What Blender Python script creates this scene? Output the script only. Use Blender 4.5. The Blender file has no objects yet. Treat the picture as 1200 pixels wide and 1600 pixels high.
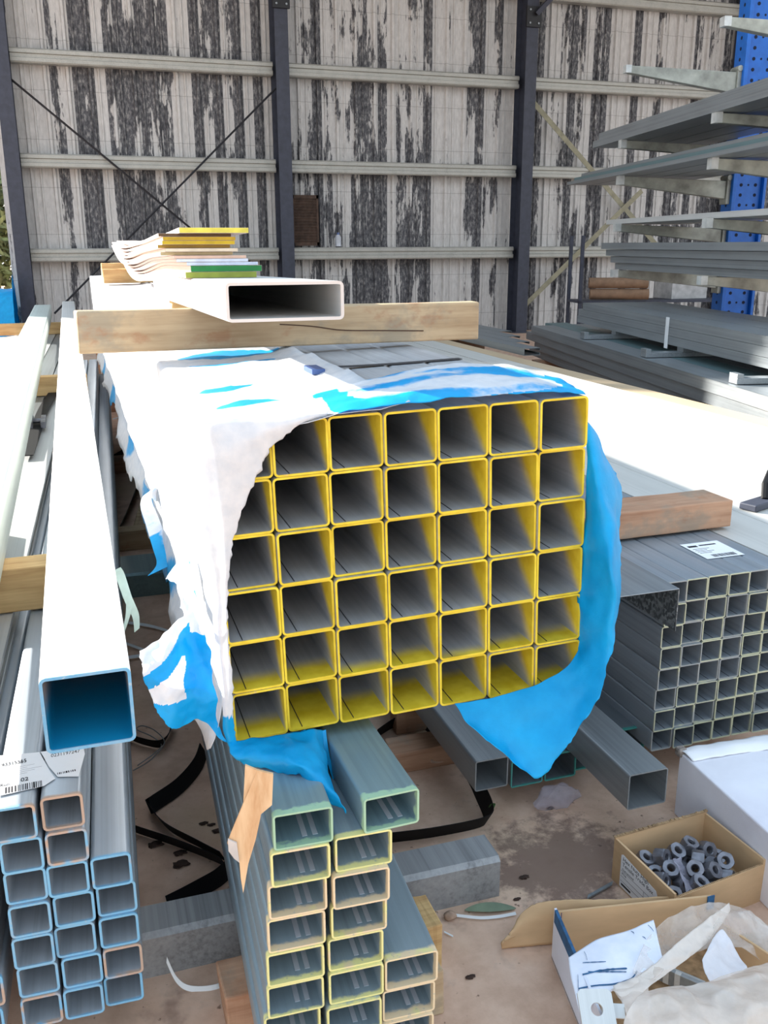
import bpy, bmesh, math, random
from mathutils import Vector, Matrix, noise
random.seed(7)
S = bpy.context.scene
COL = S.collection
# ------------------------------------------------------------------ camera
H = 1.40
YAW, PITCH, ROLL = 0.31994, 0.283258, -0.00334
FPX = 1436.4
fw = Vector((math.sin(YAW)*math.cos(PITCH), math.cos(YAW)*math.cos(PITCH), -math.sin(PITCH)))
r0 = Vector((math.cos(YAW), -math.sin(YAW), 0)); u0 = r0.cross(fw)
rt = math.cos(ROLL)*r0 + math.sin(ROLL)*u0
up = -math.sin(ROLL)*r0 + math.cos(ROLL)*u0
cd = bpy.data.cameras.new('camera'); cam = bpy.data.objects.new('camera', cd); COL.objects.link(cam)
M = Matrix((rt, up, -fw)).transposed().to_4x4(); M.translation = Vector((0, 0, H))
cam.matrix_world = M
cd.sensor_fit = 'VERTICAL'; cd.sensor_height = 24.0; cd.lens = FPX/1600*24.0
cd.clip_start = 0.05; cd.clip_end = 300
S.camera = cam
# ------------------------------------------------------------------ light
S.view_settings.view_transform = 'Standard'; S.view_settings.look = 'None'
S.view_settings.gamma = 1.0; S.view_settings.exposure = 0.6
try: S.view_settings.use_curve_mapping = False
except Exception: pass
SKY_STRENGTH = 0.95
SUN_STRENGTH = 11.0
SUN_DIR = Vector((1.0, -1.0, -0.54))
w = bpy.data.worlds.new('sky'); S.world = w; w.use_nodes = True
nt = w.node_tree; nt.nodes.clear()
wo = nt.nodes.new('ShaderNodeOutputWorld'); bg = nt.nodes.new('ShaderNodeBackground')
tc = nt.nodes.new('ShaderNodeTexCoord'); sx = nt.nodes.new('ShaderNodeSeparateXYZ'); cr = nt.nodes.new('ShaderNodeValToRGB')
nt.links.new(tc.outputs['Generated'], sx.inputs[0]); nt.links.new(sx.outputs['Z'], cr.inputs[0])
nt.links.new(cr.outputs[0], bg.inputs[0]); nt.links.new(bg.outputs[0], wo.inputs[0])
cr.color_ramp.elements[0].position = 0.0; cr.color_ramp.elements[0].color = (1.12, 1.12, 1.10, 1)
cr.color_ramp.elements[1].position = 0.75; cr.color_ramp.elements[1].color = (0.70, 0.90, 1.12, 1)
bg.inputs[1].default_value = SKY_STRENGTH
sd = bpy.data.lights.new('sun', 'SUN'); so = bpy.data.objects.new('sun', sd); COL.objects.link(so)
sd.energy = SUN_STRENGTH; sd.angle = 0.009; sd.color = (1.0, 0.95, 0.87)
so.rotation_euler = SUN_DIR.to_track_quat('-Z', 'Y').to_euler(); so.location = (-8, 8, 8)

# ------------------------------------------------------------------ helpers
def ray(px, py): return fw + rt*((px-600)/FPX) - up*((py-800)/FPX)
def at(px, py, Y):
    d = ray(px, py); return Vector((0, 0, H)) + d*(Y/d.y)
def atz(px, py, z):
    d = ray(px, py); return Vector((0, 0, H)) + d*((z-H)/d.z)

class MB:
    def __init__(s): s.v = []; s.f = []; s.mi = []
    def add(s, vs, fs, mi=0):
        b = len(s.v); s.v += [tuple(p) for p in vs]; s.f += [tuple(i+b for i in f) for f in fs]; s.mi += [mi]*len(fs)
    def hexa(s, p, mi=0):   # 8 points: bottom 0-3 ccw, top 4-7
        s.add(p, [(3,2,1,0),(4,5,6,7),(0,1,5,4),(1,2,6,5),(2,3,7,6),(3,0,4,7)], mi)
    def box(s, x0, x1, y0, y1, z0, z1, mi=0):
        s.hexa([(x0,y0,z0),(x1,y0,z0),(x1,y1,z0),(x0,y1,z0),(x0,y0,z1),(x1,y0,z1),(x1,y1,z1),(x0,y1,z1)], mi)
    def extrude(s, prof, y0, y1, mi=0, caps=True):   # closed profile (x,z), along y
        n = len(prof)
        v = [(x, y0, z) for x, z in prof] + [(x, y1, z) for x, z in prof]
        f = [(i, i+n, (i+1) % n+n, (i+1) % n) for i in range(n)]
        if caps: f += [tuple(range(n)), tuple(range(2*n-1, n-1, -1))]
        s.add(v, f, mi)
    def slab(s, outline, z0, z1, mi=0):               # closed outline (x,y), along z
        n = len(outline)
        v = [(x, y, z0) for x, y in outline] + [(x, y, z1) for x, y in outline]
        f = [(i, (i+1) % n, (i+1) % n+n, i+n) for i in range(n)] + [tuple(range(n-1, -1, -1)), tuple(range(n, 2*n))]
        s.add(v, f, mi)
    def cyl(s, a, b, r, n=10, r2=None, mi=0):
        a = Vector(a); b = Vector(b); d = (b-a).normalized(); r2 = r if r2 is None else r2
        x = d.orthogonal().normalized(); y = d.cross(x)
        v = [a+(x*math.cos(t)+y*math.sin(t))*r for t in [2*math.pi*i/n for i in range(n)]]
        v += [b+(x*math.cos(t)+y*math.sin(t))*r2 for t in [2*math.pi*i/n for i in range(n)]]
        s.add(v, [(i, (i+1) % n, (i+1) % n+n, i+n) for i in range(n)] + [tuple(range(n-1, -1, -1)), tuple(range(n, 2*n))], mi)
    def path(s, pts, r, n=6):
        pts = [Vector(p) for p in pts]; rings = []; x = None
        for i, p in enumerate(pts):
            d = (pts[min(i+1, len(pts)-1)]-pts[max(i-1, 0)]).normalized()
            if x is None: x = d.orthogonal().normalized()
            x = (x-d*x.dot(d)).normalized(); y = d.cross(x)
            rings.append([p+(x*math.cos(t)+y*math.sin(t))*r for t in [2*math.pi*k/n for k in range(n)]])
        v = [q for rg in rings for q in rg]; f = []
        for i in range(len(pts)-1):
            for k in range(n): f.append((i*n+k, i*n+(k+1) % n, (i+1)*n+(k+1) % n, (i+1)*n+k))
        f += [tuple(range(n-1, -1, -1)), tuple(range((len(pts)-1)*n, len(pts)*n))]
        s.add(v, f)
    def ribbon(s, pts, wv, t=0.0012):
        # flat strap: pts centre line, wv list of half-width vectors
        pts = [Vector(p) for p in pts]; wv = [Vector(q) for q in wv]; v = []; n = len(pts)
        for i in range(n):
            d = (pts[min(i+1, n-1)]-pts[max(i-1, 0)]).normalized(); nn = d.cross(wv[i]).normalized()*t/2
            v += [pts[i]-wv[i]-nn, pts[i]+wv[i]-nn, pts[i]+wv[i]+nn, pts[i]-wv[i]+nn]
        f = [(3, 2, 1, 0), (4*n-4, 4*n-3, 4*n-2, 4*n-1)]
        for i in range(n-1):
            for k in range(4): f.append((4*i+k, 4*i+(k+1) % 4, 4*i+4+(k+1) % 4, 4*i+4+k))
        s.add(v, f)
    def grid(s, rows, mi=0):
        m = len(rows[0]); v = [p for r in rows for p in r]
        s.add(v, [(i*m+k, i*m+k+1, (i+1)*m+k+1, (i+1)*m+k) for i in range(len(rows)-1) for k in range(m-1)], mi)
    def build(s, name, mat, parent=None, loc=None, smooth=None, bevel=0, thick=0):
        me = bpy.data.meshes.new(name)
        me.from_pydata([tuple(p) for p in s.v], [], s.f)
        for m_ in (mat if isinstance(mat, (list, tuple)) else [mat]): me.materials.append(m_)
        for p, k in zip(me.polygons, s.mi): p.material_index = k
        bm = bmesh.new(); bm.from_mesh(me); bmesh.ops.recalc_face_normals(bm, faces=bm.faces); bm.to_mesh(me); bm.free()
        o = bpy.data.objects.new(name, me); COL.objects.link(o)
        if loc is not None: o.location = loc
        if parent is not None: o.parent = parent
        if smooth:
            me.shade_smooth(); me.set_sharp_from_angle(angle=math.radians(smooth))
        if bevel:
            b = o.modifiers.new('bevel', 'BEVEL'); b.width = bevel; b.segments = 2; b.limit_method = 'ANGLE'; b.angle_limit = 0.7
        if thick:
            b = o.modifiers.new('thickness', 'SOLIDIFY'); b.thickness = thick; b.offset = 0
        return o

def tag(o, label=None, cat=None, group=None, kind=None):
    if label: o['label'] = label
    if cat: o['category'] = cat
    if group: o['group'] = group
    if kind: o['kind'] = kind
    return o
def thing(name, label, cat, loc=(0, 0, 0), rz=0, group=None):
    o = bpy.data.objects.new(name, None); COL.objects.link(o); o.location = loc; o.rotation_euler = (0, 0, rz)
    o.empty_display_size = 0.05
    return tag(o, label, cat, group)
def copy_tree(o, parent=None):
    c = o.copy(); COL.objects.link(c); c.parent = parent
    for ch in list(o.children): copy_tree(ch, c)
    return c
def struct(o): o['kind'] = 'structure'; return o
def resample(P, n):
    P = [Vector(p) for p in P]
    if len(P) == 2: return [P[0].lerp(P[1], i/(n-1)) for i in range(n)]
    out = []; m = len(P)-1
    for i in range(n):
        t = i/(n-1)*m; k = min(int(t), m-1); t -= k
        p0 = P[max(k-1, 0)]; p1 = P[k]; p2 = P[k+1]; p3 = P[min(k+2, m)]
        out.append(0.5*((2*p1)+(p2-p0)*t+(2*p0-5*p1+4*p2-p3)*t*t+(3*p1-p0-3*p2+p3)*t**3))
    return out
def loft_rows(curves, nu, nv, amp=0.0, sc=20, dirv=None, rag=0.0):
    # curves: list of control polylines across v; nu samples along each, nv samples across
    R = [resample(c, nu) for c in curves]
    cols = [resample([R[k][i] for k in range(len(R))], nv) for i in range(nu)]
    rows = [[cols[i][j].copy() for i in range(nu)] for j in range(nv)]
    for j in range(nv):
        for i in range(nu):
            p = rows[j][i]
            if amp:
                q = noise.noise_vector(p*sc)*amp + noise.noise_vector(p*sc*2.7)*amp*0.4
                rows[j][i] = p + (Vector(dirv)*q.x if dirv is not None else q)
            if rag and j == nv-1:
                rows[j][i] = rows[j][i] + noise.noise_vector(p*130)*rag
    return rows

# ------------------------------------------------------------------ materials
def lin(r, g, b):
    f = lambda c: (c/255/12.92) if c/255 <= 0.04045 else ((c/255+0.055)/1.055)**2.4
    return (f(r), f(g), f(b), 1)
class NT:
    def __init__(s, name):
        s.m = bpy.data.materials.new(name); s.m.use_nodes = True; s.t = s.m.node_tree
        s.b = s.t.nodes['Principled BSDF']; s.out = s.t.nodes['Material Output']
    def n(s, typ, **kw):
        nd = s.t.nodes.new('ShaderNode'+typ)
        for k, v in kw.items():
            if k.startswith('i_'):
                key = k[2:]; key = int(key) if key.isdigit() else key
                s.set(nd.inputs[key], v)
            else: setattr(nd, k, v)
        return nd
    def set(s, inp, v):
        if hasattr(v, 'is_linked') or isinstance(v, bpy.types.NodeSocket): s.t.links.new(v, inp)
        else: inp.default_value = v
    def math(s, op, a, b=None, c=None, clamp=False):
        nd = s.t.nodes.new('ShaderNodeMath'); nd.operation = op; nd.use_clamp = clamp
        s.set(nd.inputs[0], a)
        if b is not None: s.set(nd.inputs[1], b)
        if c is not None: s.set(nd.inputs[2], c)
        return nd.outputs[0]
    def mix(s, f, a, b, bt='MIX'):
        nd = s.t.nodes.new('ShaderNodeMix'); nd.data_type = 'RGBA'; nd.blend_type = bt
        s.set(nd.inputs[0], f); s.set(nd.inputs[6], a); s.set(nd.inputs[7], b); return nd.outputs[2]
    def ramp(s, f, *stops):
        nd = s.t.nodes.new('ShaderNodeValToRGB'); e = nd.color_ramp.elements
        while len(e) < len(stops): e.new(0.5)
        for el, (p, c) in zip(e, stops): el.position = p; el.color = c if len(c) == 4 else (*c, 1)
        s.set(nd.inputs[0], f); return nd.outputs[0]
    def step(s, x, lo, hi):    # 0 at lo, 1 at hi
        nd = s.t.nodes.new('ShaderNodeMapRange'); nd.interpolation_type = 'SMOOTHSTEP'
        s.set(nd.inputs[0], x); s.set(nd.inputs[1], lo); s.set(nd.inputs[2], hi); return nd.outputs[0]
    def coord(s, scale=(1, 1, 1), which='Object'):
        tc = s.t.nodes.new('ShaderNodeTexCoord'); mp = s.t.nodes.new('ShaderNodeMapping')
        s.t.links.new(tc.outputs[which], mp.inputs[0]); mp.inputs['Scale'].default_value = scale; return mp.outputs[0]
    def noise(s, vec, scale, detail=3, rough=0.55, seed=None):
        nd = s.n('TexNoise', noise_dimensions='4D' if seed is not None else '3D'); s.set(nd.inputs['Vector'], vec)
        nd.inputs['Scale'].default_value = scale; nd.inputs['Detail'].default_value = detail; nd.inputs['Roughness'].default_value = rough
        if seed is not None: s.set(nd.inputs['W'], seed)
        return nd.outputs[0]
    def bump(s, h, strength=0.2, dist=0.002):
        nd = s.n('Bump'); nd.inputs['Strength'].default_value = strength; nd.inputs['Distance'].default_value = dist
        s.set(nd.inputs['Height'], h); s.t.links.new(nd.outputs[0], s.b.inputs['Normal'])
    def fin(s, col=None, rough=None, metal=None, spec=None):
        if col is not None: s.set(s.b.inputs['Base Color'], col)
        if rough is not None: s.set(s.b.inputs['Roughness'], rough)
        if metal is not None: s.set(s.b.inputs['Metallic'], metal)
        if spec is not None: s.set(s.b.inputs['Specular IOR Level'], spec)
        return s.m

def simple(name, rgb, rough=0.6, metal=0.0, var=0.12, scale=12, stretch=(1, 1, 1), spec=0.5, bump=0.0):
    m = NT(name); v = m.coord(stretch); f = m.noise(v, scale, 4)
    c = lin(*rgb); d = tuple(max(0, x*(1-var*2)) for x in c[:3]) + (1,); l = tuple(min(1, x*(1+var)) for x in c[:3]) + (1,)
    if bump: m.bump(f, bump, 0.004)
    return m.fin(m.ramp(f, (0.3, d), (0.7, l)), rough, metal, spec)

def galv(name, base=(150, 156, 160), paint=None, depth=0.02, rough=0.38, metal=0.55, edge2=None, var=0.16, top_only=False, teal=0.0):
    """galvanised steel: lengthwise drawing lines, soft spangle; optional paint sprayed round the front end (object y = 0)"""
    m = NT(name); oi = m.n('ObjectInfo'); rnd = oi.outputs['Random']
    rs = m.math('MULTIPLY', rnd, 40.0)
    lines = m.noise(m.coord((90, 0.15, 90)), 1.0, 3, 0.6, rs)
    cloud = m.noise(m.coord((5, 1.2, 5)), 1.5, 4, 0.6, rs)
    c = lin(*base)
    col = m.ramp(m.math('ADD', m.math('MULTIPLY', lines, 0.55), m.math('MULTIPLY', cloud, 0.45)),
                 (0.3, tuple(x*(1-var*2) for x in c[:3])), (0.5, c[:3]), (0.72, tuple(min(1, x*(1+var)) for x in c[:3])))
    if paint:
        tcn = m.n('TexCoord'); sp = m.n('SeparateXYZ', i_0=tcn.outputs['Object'])
        y = sp.outputs['Y']
        nz = m.noise(m.coord((60, 60, 60)), 1.0, 3, 0.6, rs)
        lim = m.math('MULTIPLY', m.math('ADD', nz, m.math('MULTIPLY', m.math('SUBTRACT', rnd, 0.5), 0.6)), depth*2)
        mask = m.math('SUBTRACT', 1.0, m.step(y, m.math('SUBTRACT', lim, 0.004), m.math('ADD', lim, 0.004)))
        pc = lin(*paint)
        if edge2:
            pk = m.step(m.math('ADD', m.math('MULTIPLY', rnd, 0.75), m.math('MULTIPLY', m.noise(m.coord((25, 25, 25)), 1.0, 2, 0.5, rs), 0.6)), 0.80, 0.90)
            pc = m.mix(pk, pc, lin(*edge2))
        wear = m.step(m.noise(m.coord((140, 140, 140)), 1.0, 2, 0.5, rs), 0.28, 0.4)
        mask = m.math('MULTIPLY', mask, m.math('ADD', 0.55, m.math('MULTIPLY', wear, 0.45)))
        col = m.mix(mask, col, pc)
        met = m.math('MULTIPLY', m.math('SUBTRACT', 1.0, mask), metal); m.fin(metal=met)
        ro = m.math('ADD', rough, m.math('MULTIPLY', mask, 0.25)); m.fin(rough=ro)
    else: m.fin(rough=m.math('ADD', rough-0.08, m.math('MULTIPLY', cloud, 0.2)), metal=metal)
    m.bump(lines, 0.08, 0.001)
    return m.fin(col)

def mat_yellow_tube():
    m = NT('yellow_sprayed_tube_steel'); oi = m.n('ObjectInfo'); rnd = oi.outputs['Random']; rs = m.math('MULTIPLY', rnd, 40.0)
    tcn = m.n('TexCoord'); sp = m.n('SeparateXYZ', i_0=tcn.outputs['Object']); x, y, z = sp.outputs
    loc = m.n('SeparateXYZ', i_0=oi.outputs['Location']).outputs['Z']
    lines = m.noise(m.coord((120, 0.3, 120)), 1.0, 2, 0.6, rs); cloud = m.noise(m.coord((14, 5, 14)), 1.0, 4, 0.6, rs)
    steel = m.ramp(m.math('ADD', m.math('MULTIPLY', lines, 0.4), m.math('MULTIPLY', cloud, 0.6)), (0.3, lin(146, 149, 154)), (0.7, lin(190, 193, 197)))
    # milky runs down the right-hand wall
    runs = m.step(m.noise(m.coord((1, 90, 4)), 1.0, 3, 0.6, rs), 0.62, 0.74)
    right = m.step(x, 0.0390, 0.0400); floor_ = m.math('SUBTRACT', 1.0, m.step(z, 0.0050, 0.0060))
    steel = m.mix(m.math('MULTIPLY', m.math('MULTIPLY', runs, right), 0.35), steel, lin(185, 195, 200))
    # spray reach: a little everywhere, more on the right wall towards its top, more on the floor of the low tubes
    nz = m.noise(m.coord((28, 28, 28)), 1.0, 3, 0.55, rs)
    low = m.math('SUBTRACT', 1.0, m.step(loc, 0.62, 0.80))
    d = m.math('ADD', -0.022, m.math('MULTIPLY', right, m.math('ADD', 0.012, m.math('MULTIPLY', z, m.math('ADD', 0.55, m.math('MULTIPLY', rnd, 0.75))))))
    d = m.math('ADD', d, m.math('MULTIPLY', m.math('MULTIPLY', low, floor_), m.math('ADD', 0.06, m.math('MULTIPLY', rnd, 0.11))))
    d = m.math('ADD', d, m.math('MULTIPLY', m.math('SUBTRACT', nz, 0.5), 0.02))
    mask = m.math('SUBTRACT', 1.0, m.step(y, m.math('SUBTRACT', d, 0.012), m.math('ADD', d, 0.035)))
    ring = m.math('SUBTRACT', 1.0, m.step(y, 0.0006, 0.0012))
    mask = m.math('MAXIMUM', mask, ring)
    yc = m.ramp(nz, (0.3, lin(206, 176, 22)), (0.65, lin(232, 208, 58)))
    rubbed = m.step(m.noise(m.coord((70, 70, 70)), 1.0, 3, 0.6, rs), 0.62, 0.72)
    yc = m.mix(m.math('MULTIPLY', rubbed, m.math('MULTIPLY', ring, 0.6)), yc, lin(214, 176, 130))
    m.fin(rough=m.math('ADD', 0.42, m.math('MULTIPLY', mask, 0.15)), metal=m.math('MULTIPLY', m.math('SUBTRACT', 1.0, mask), 0.2))
    return m.fin(m.mix(mask, steel, yc))

def mat_wood(name, light, dark, grain_axis='x', stains=False):
    m = NT(name); sc = {'x': (1.5, 22, 22), 'y': (22, 1.5, 22), 'z': (22, 22, 1.5)}[grain_axis]
    g = m.noise(m.coord(sc), 1.6, 5, 0.65); st = m.noise(m.coord((4, 4, 4)), 1.3, 3)
    fine = m.noise(m.coord(tuple(k*5 for k in sc)), 1.0, 2)
    f = m.math('ADD', m.math('MULTIPLY', g, 0.55), m.math('ADD', m.math('MULTIPLY', st, 0.3), m.math('MULTIPLY', fine, 0.15)))
    m.bump(g, 0.25, 0.003)
    l = lin(*light); d = lin(*dark)
    col = m.ramp(f, (0.36, d), (0.5, tuple((a+b)/2 for a, b in zip(l, d))), (0.66, l))
    if stains:
        big = m.noise(m.coord((6, 6, 9)), 1.0, 5, 0.65); mid = m.noise(m.coord((9, 9, 14)), 1.3, 4, 0.6, 4.0)
        col = m.mix(m.math('MULTIPLY', m.step(big, 0.5, 0.66), 0.55), col, lin(136, 132, 120)); col = m.mix(m.math('MULTIPLY', m.step(mid, 0.55, 0.68), 0.5), col, lin(158, 108, 78))
    return m.fin(col, 0.8, 0, 0.2)

def mat_plastic_sheet(name, vcol=True):
    """woven plastic sheet: white one way, blue the other; attribute 'blue' sets the mix, painted crease shade included"""
    m = NT(name); a = m.n('Attribute', attribute_name='blue'); nz = m.noise(m.coord((40, 40, 40)), 1.0, 3)
    f = m.step(m.math('ADD', a.outputs['Fac'], m.math('MULTIPLY', m.math('SUBTRACT', nz, 0.5), 0.35)), 0.40, 0.60)
    weave = m.noise(m.coord((400, 400, 400)), 1.0, 1)
    blue = m.ramp(m.noise(m.coord((18, 18, 18)), 1.0, 4), (0.3, (0.0, 0.36, 0.74, 1)), (0.7, (0.005, 0.47, 0.88, 1)))
    white = m.ramp(nz, (0.3, lin(222, 226, 232)), (0.7, lin(240, 240, 242)))
    m.bump(m.math('ADD', m.math('MULTIPLY', weave, 0.3), m.noise(m.coord((60, 60, 60)), 1.0, 4, 0.6)), 0.25, 0.004)
    col = m.mix(f, white, blue); m.fin(col, 0.42, 0, 0.4)
    tr = m.n('BsdfTranslucent'); m.set(tr.inputs[0], col)
    ms = m.n('MixShader'); m.set(ms.inputs[0], 0.28)
    m.t.links.new(m.b.outputs[0], ms.inputs[1]); m.t.links.new(tr.outputs[0], ms.inputs[2]); m.t.links.new(ms.outputs[0], m.out.inputs[0])
    return m.m
def set_blue(o, fn):
    at_ = o.data.attributes.new('blue', 'FLOAT', 'POINT')
    for i, v in enumerate(o.data.vertices): at_.data[i].value = fn(v.co)

M_YEL = mat_yellow_tube()
M_SHEET = mat_plastic_sheet('blue_and_white_woven_sheet')
M_WHITE_STEEL = galv('pale_galvanised_steel', (205, 207, 206), rough=0.45, metal=0.35, var=0.08)
M_BLUEIN = None
M_GALV = galv('galvanised_steel', (148, 154, 158))
M_GALV_TEAL = galv('greenish_galvanised_steel', (112, 138, 142), metal=0.45)
M_LEFT = galv('bundle_steel_blue_ends', (180, 189, 198), (122, 182, 218), 0.004, edge2=(190, 164, 146), metal=0.35)
M_RECT = galv('bundle_steel_lime_ends', (148, 166, 176), (226, 220, 150), 0.010, edge2=(226, 204, 168), metal=0.3)
M_RECTG = galv('bundle_steel_green_band', (130, 156, 166), (160, 194, 164), 0.02, metal=0.3)
M_SMALL = galv('bundle_steel_plain_ends', (150, 158, 166), (196, 196, 164), 0.0035, edge2=(158, 160, 158), metal=0.35)
M_TEAL = galv('bundle_steel_teal_ends', (120, 128, 134), (60, 140, 132), 0.006, metal=0.45)
M_TIMBER = mat_wood('weathered_timber', (200, 178, 146), (158, 132, 102), stains=True)
M_TIMBERD = mat_wood('red_brown_timber', (196, 158, 130), (150, 110, 86), stains=True)
M_TIMBERP = mat_wood('pale_pine', (228, 196, 142), (176, 134, 88))
M_BLACK = simple('black_strap_plastic', (17, 18, 21), 0.6, 0, 0.15, spec=0.2)
M_DARK = simple('dark_column_steel', (62, 66, 80), 0.55, 0.1, 0.12)
M_RIBBON = simple('white_strap_plastic', (225, 228, 230), 0.4, 0, 0.05)
M_STREAK = simple('pale_light_streak', (196, 200, 208), 0.4, 0.2, 0.05)
M_SEAM = simple('weld_seam_dark', (48, 48, 52), 0.6, 0.2, 0.1)
M_CARD = simple('brown_cardboard', (205, 172, 134), 0.85, 0, 0.06, 9, (1, 1, 3), 0.1)
M_CARDIN = simple('cardboard_core', (176, 146, 112), 0.9, 0, 0.2, 60, (1, 1, 1), 0.1)
M_PAPER = simple('label_paper', (240, 241, 245), 0.7, 0, 0.03, 8)
M_INK = simple('label_ink', (22, 23, 34), 0.7, 0, 0.02)
M_NUT = simple('zinc_nut_steel', (132, 132, 140), 0.36, 0.6, 0.25, 30)
M_RACKB = simple('blue_rack_paint', (16, 104, 196), 0.42, 0.0, 0.08)
M_GIRT = galv('girt_steel', (176, 176, 170), rough=0.5, metal=0.3)
M_ARM = simple('dull_galvanised_arm', (168, 170, 160), 0.5, 0.35, 0.22, 6)

# ------------------------------------------------------------------ setting
def mat_floor():
    m = NT('dusty_concrete_floor'); v = m.coord((1, 1, 1))
    a = m.noise(v, 1.4, 6, 0.6); b = m.noise(v, 9, 5, 0.65); c = m.noise(v, 45, 3, 0.6)
    base = m.ramp(b, (0.3, lin(192, 158, 136)), (0.55, lin(216, 184, 162)), (0.75, lin(228, 200, 180)))
    base = m.mix(m.step(a, 0.5, 0.7), base, lin(210, 184, 156))
    damp = m.step(m.math('ADD', m.math('MULTIPLY', m.noise(v, 3.1, 5, 0.65, 3.3), 0.7), m.math('MULTIPLY', b, 0.3)), 0.56, 0.66)
    base = m.mix(m.math('MULTIPLY', damp, 0.65), base, lin(120, 92, 80))
    specks = m.step(c, 0.66, 0.74)
    base = m.mix(m.math('MULTIPLY', specks, 0.75), base, lin(90, 66, 56))
    sp = m.n('SeparateXYZ', i_0=m.coord()); dx = m.math('SUBTRACT', sp.outputs[0], 0.98); dy = m.math('SUBTRACT', sp.outputs[1], 1.62)
    rr = m.math('SQRT', m.math('ADD', m.math('MULTIPLY', dx, dx), m.math('MULTIPLY', m.math('MULTIPLY', dy, dy), 1.4)))
    oil = m.step(m.math('ADD', m.math('SUBTRACT', 0.24, rr), m.math('MULTIPLY', m.math('SUBTRACT', m.noise(v, 12, 5, 0.7), 0.5), 0.55)), 0.0, 0.12)
    base = m.mix(m.math('MULTIPLY', oil, 0.75), base, lin(104, 84, 78))
    m.bump(m.math('ADD', b, m.math('MULTIPLY', c, 0.5)), 0.3, 0.004)
    return m.fin(base, 0.9, 0, 0.2)
b = MB(); b.box(-40, 45, -8, 70, -0.15, 0.0)
struct(b.build('floor', mat_floor()))

def mat_wall():
    m = NT('peeling_steel_cladding'); tcn = m.n('TexCoord'); sp = m.n('SeparateXYZ', i_0=tcn.outputs['Object']); x, y, z = sp.outputs
    pan = m.math('FLOOR', m.math('DIVIDE', x, 0.145))
    pr_ = m.n('TexWhiteNoise', noise_dimensions='1D'); m.set(pr_.inputs['W'], pan); pr = pr_.outputs[0]
    sh_ = m.n('TexWhiteNoise', noise_dimensions='1D'); m.set(sh_.inputs['W'], m.math('ADD', m.math('FLOOR', m.math('DIVIDE', x, 0.87)), 77.0))
    vec = m.n('CombineXYZ'); m.set(vec.inputs[0], m.math('ADD', m.math('MULTIPLY', x, 6.0), m.math('MULTIPLY', pan, 13.7))); m.set(vec.inputs[2], m.math('MULTIPLY', z, 1.0))
    n1 = m.noise(vec.outputs[0], 1.0, 4, 0.55)
    vec2 = m.n('CombineXYZ'); m.set(vec2.inputs[0], m.math('MULTIPLY', x, 30.0)); m.set(vec2.inputs[2], m.math('MULTIPLY', z, 7.0))
    n2 = m.noise(vec2.outputs[0], 1.0, 4, 0.65)
    big = m.noise(m.coord((0.55, 1, 0.30)), 1.0, 2)
    t = m.math('ADD', m.math('ADD', m.math('MULTIPLY', n1, 0.72), m.math('MULTIPLY', n2, 0.28)),
               m.math('ADD', m.math('MULTIPLY', m.math('SUBTRACT', pr, 0.5), 0.36), m.math('MULTIPLY', m.math('SUBTRACT', big, 0.5), 0.5)))
    peeled = m.step(t, 0.475, 0.515)
    coat = m.ramp(n2, (0.3, lin(188, 186, 184)), (0.7, lin(216, 214, 212)))
    dark = m.ramp(m.noise(m.coord((30, 30, 12)), 1.0, 5, 0.7), (0.34, lin(50, 51, 56)), (0.52, lin(98, 98, 102)), (0.68, lin(160, 158, 156)))
    seam = m.step(m.math('ABSOLUTE', m.math('SUBTRACT', m.math('FRACT', m.math('DIVIDE', z, 0.62)), 0.5)), 0.004, 0.009)
    col = m.mix(peeled, coat, dark)
    col = m.mix(m.math('MULTIPLY', m.math('SUBTRACT', 1.0, seam), 0.35), col, lin(70, 68, 70))
    return m.fin(col, 0.6, 0.05, 0.3)
WY = 14.0; WX0, WX1, WZ = -0.75, 16.0, 6.2
b = MB(); x = WX0; prof = []
while x < WX1:
    prof += [(x, WY+0.24), (x+0.085, WY+0.24), (x+0.096, WY+0.195), (x+0.126, WY+0.195), (x+0.145, WY+0.24)]
    prof += [(x+0.21, WY+0.24), (x+0.216, WY+0.222), (x+0.232, WY+0.222), (x+0.242, WY+0.24)]
    x += 0.29
b.grid([[(px, py, zz) for px, py in prof] for zz in (0.0, WZ)])
struct(b.build('wall_back', mat_wall(), thick=0.004))
# roof over the shed, running out from the wall above the frame
b = MB(); x = WX0; prof = []
while x < WX1: prof += [(x, 0), (x+0.25, 0), (x+0.27, 0.03), (x+0.31, 0.03), (x+0.33, 0)]; x += 0.33
b.grid([[(px, WY+0.3, WZ+dz) for px, dz in prof], [(px, 8.0, WZ+0.5+dz) for px, dz in prof]])
struct(b.build('ceiling', simple('roof_sheet', (150, 150, 150), 0.5, 0.3), thick=0.004))
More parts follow.
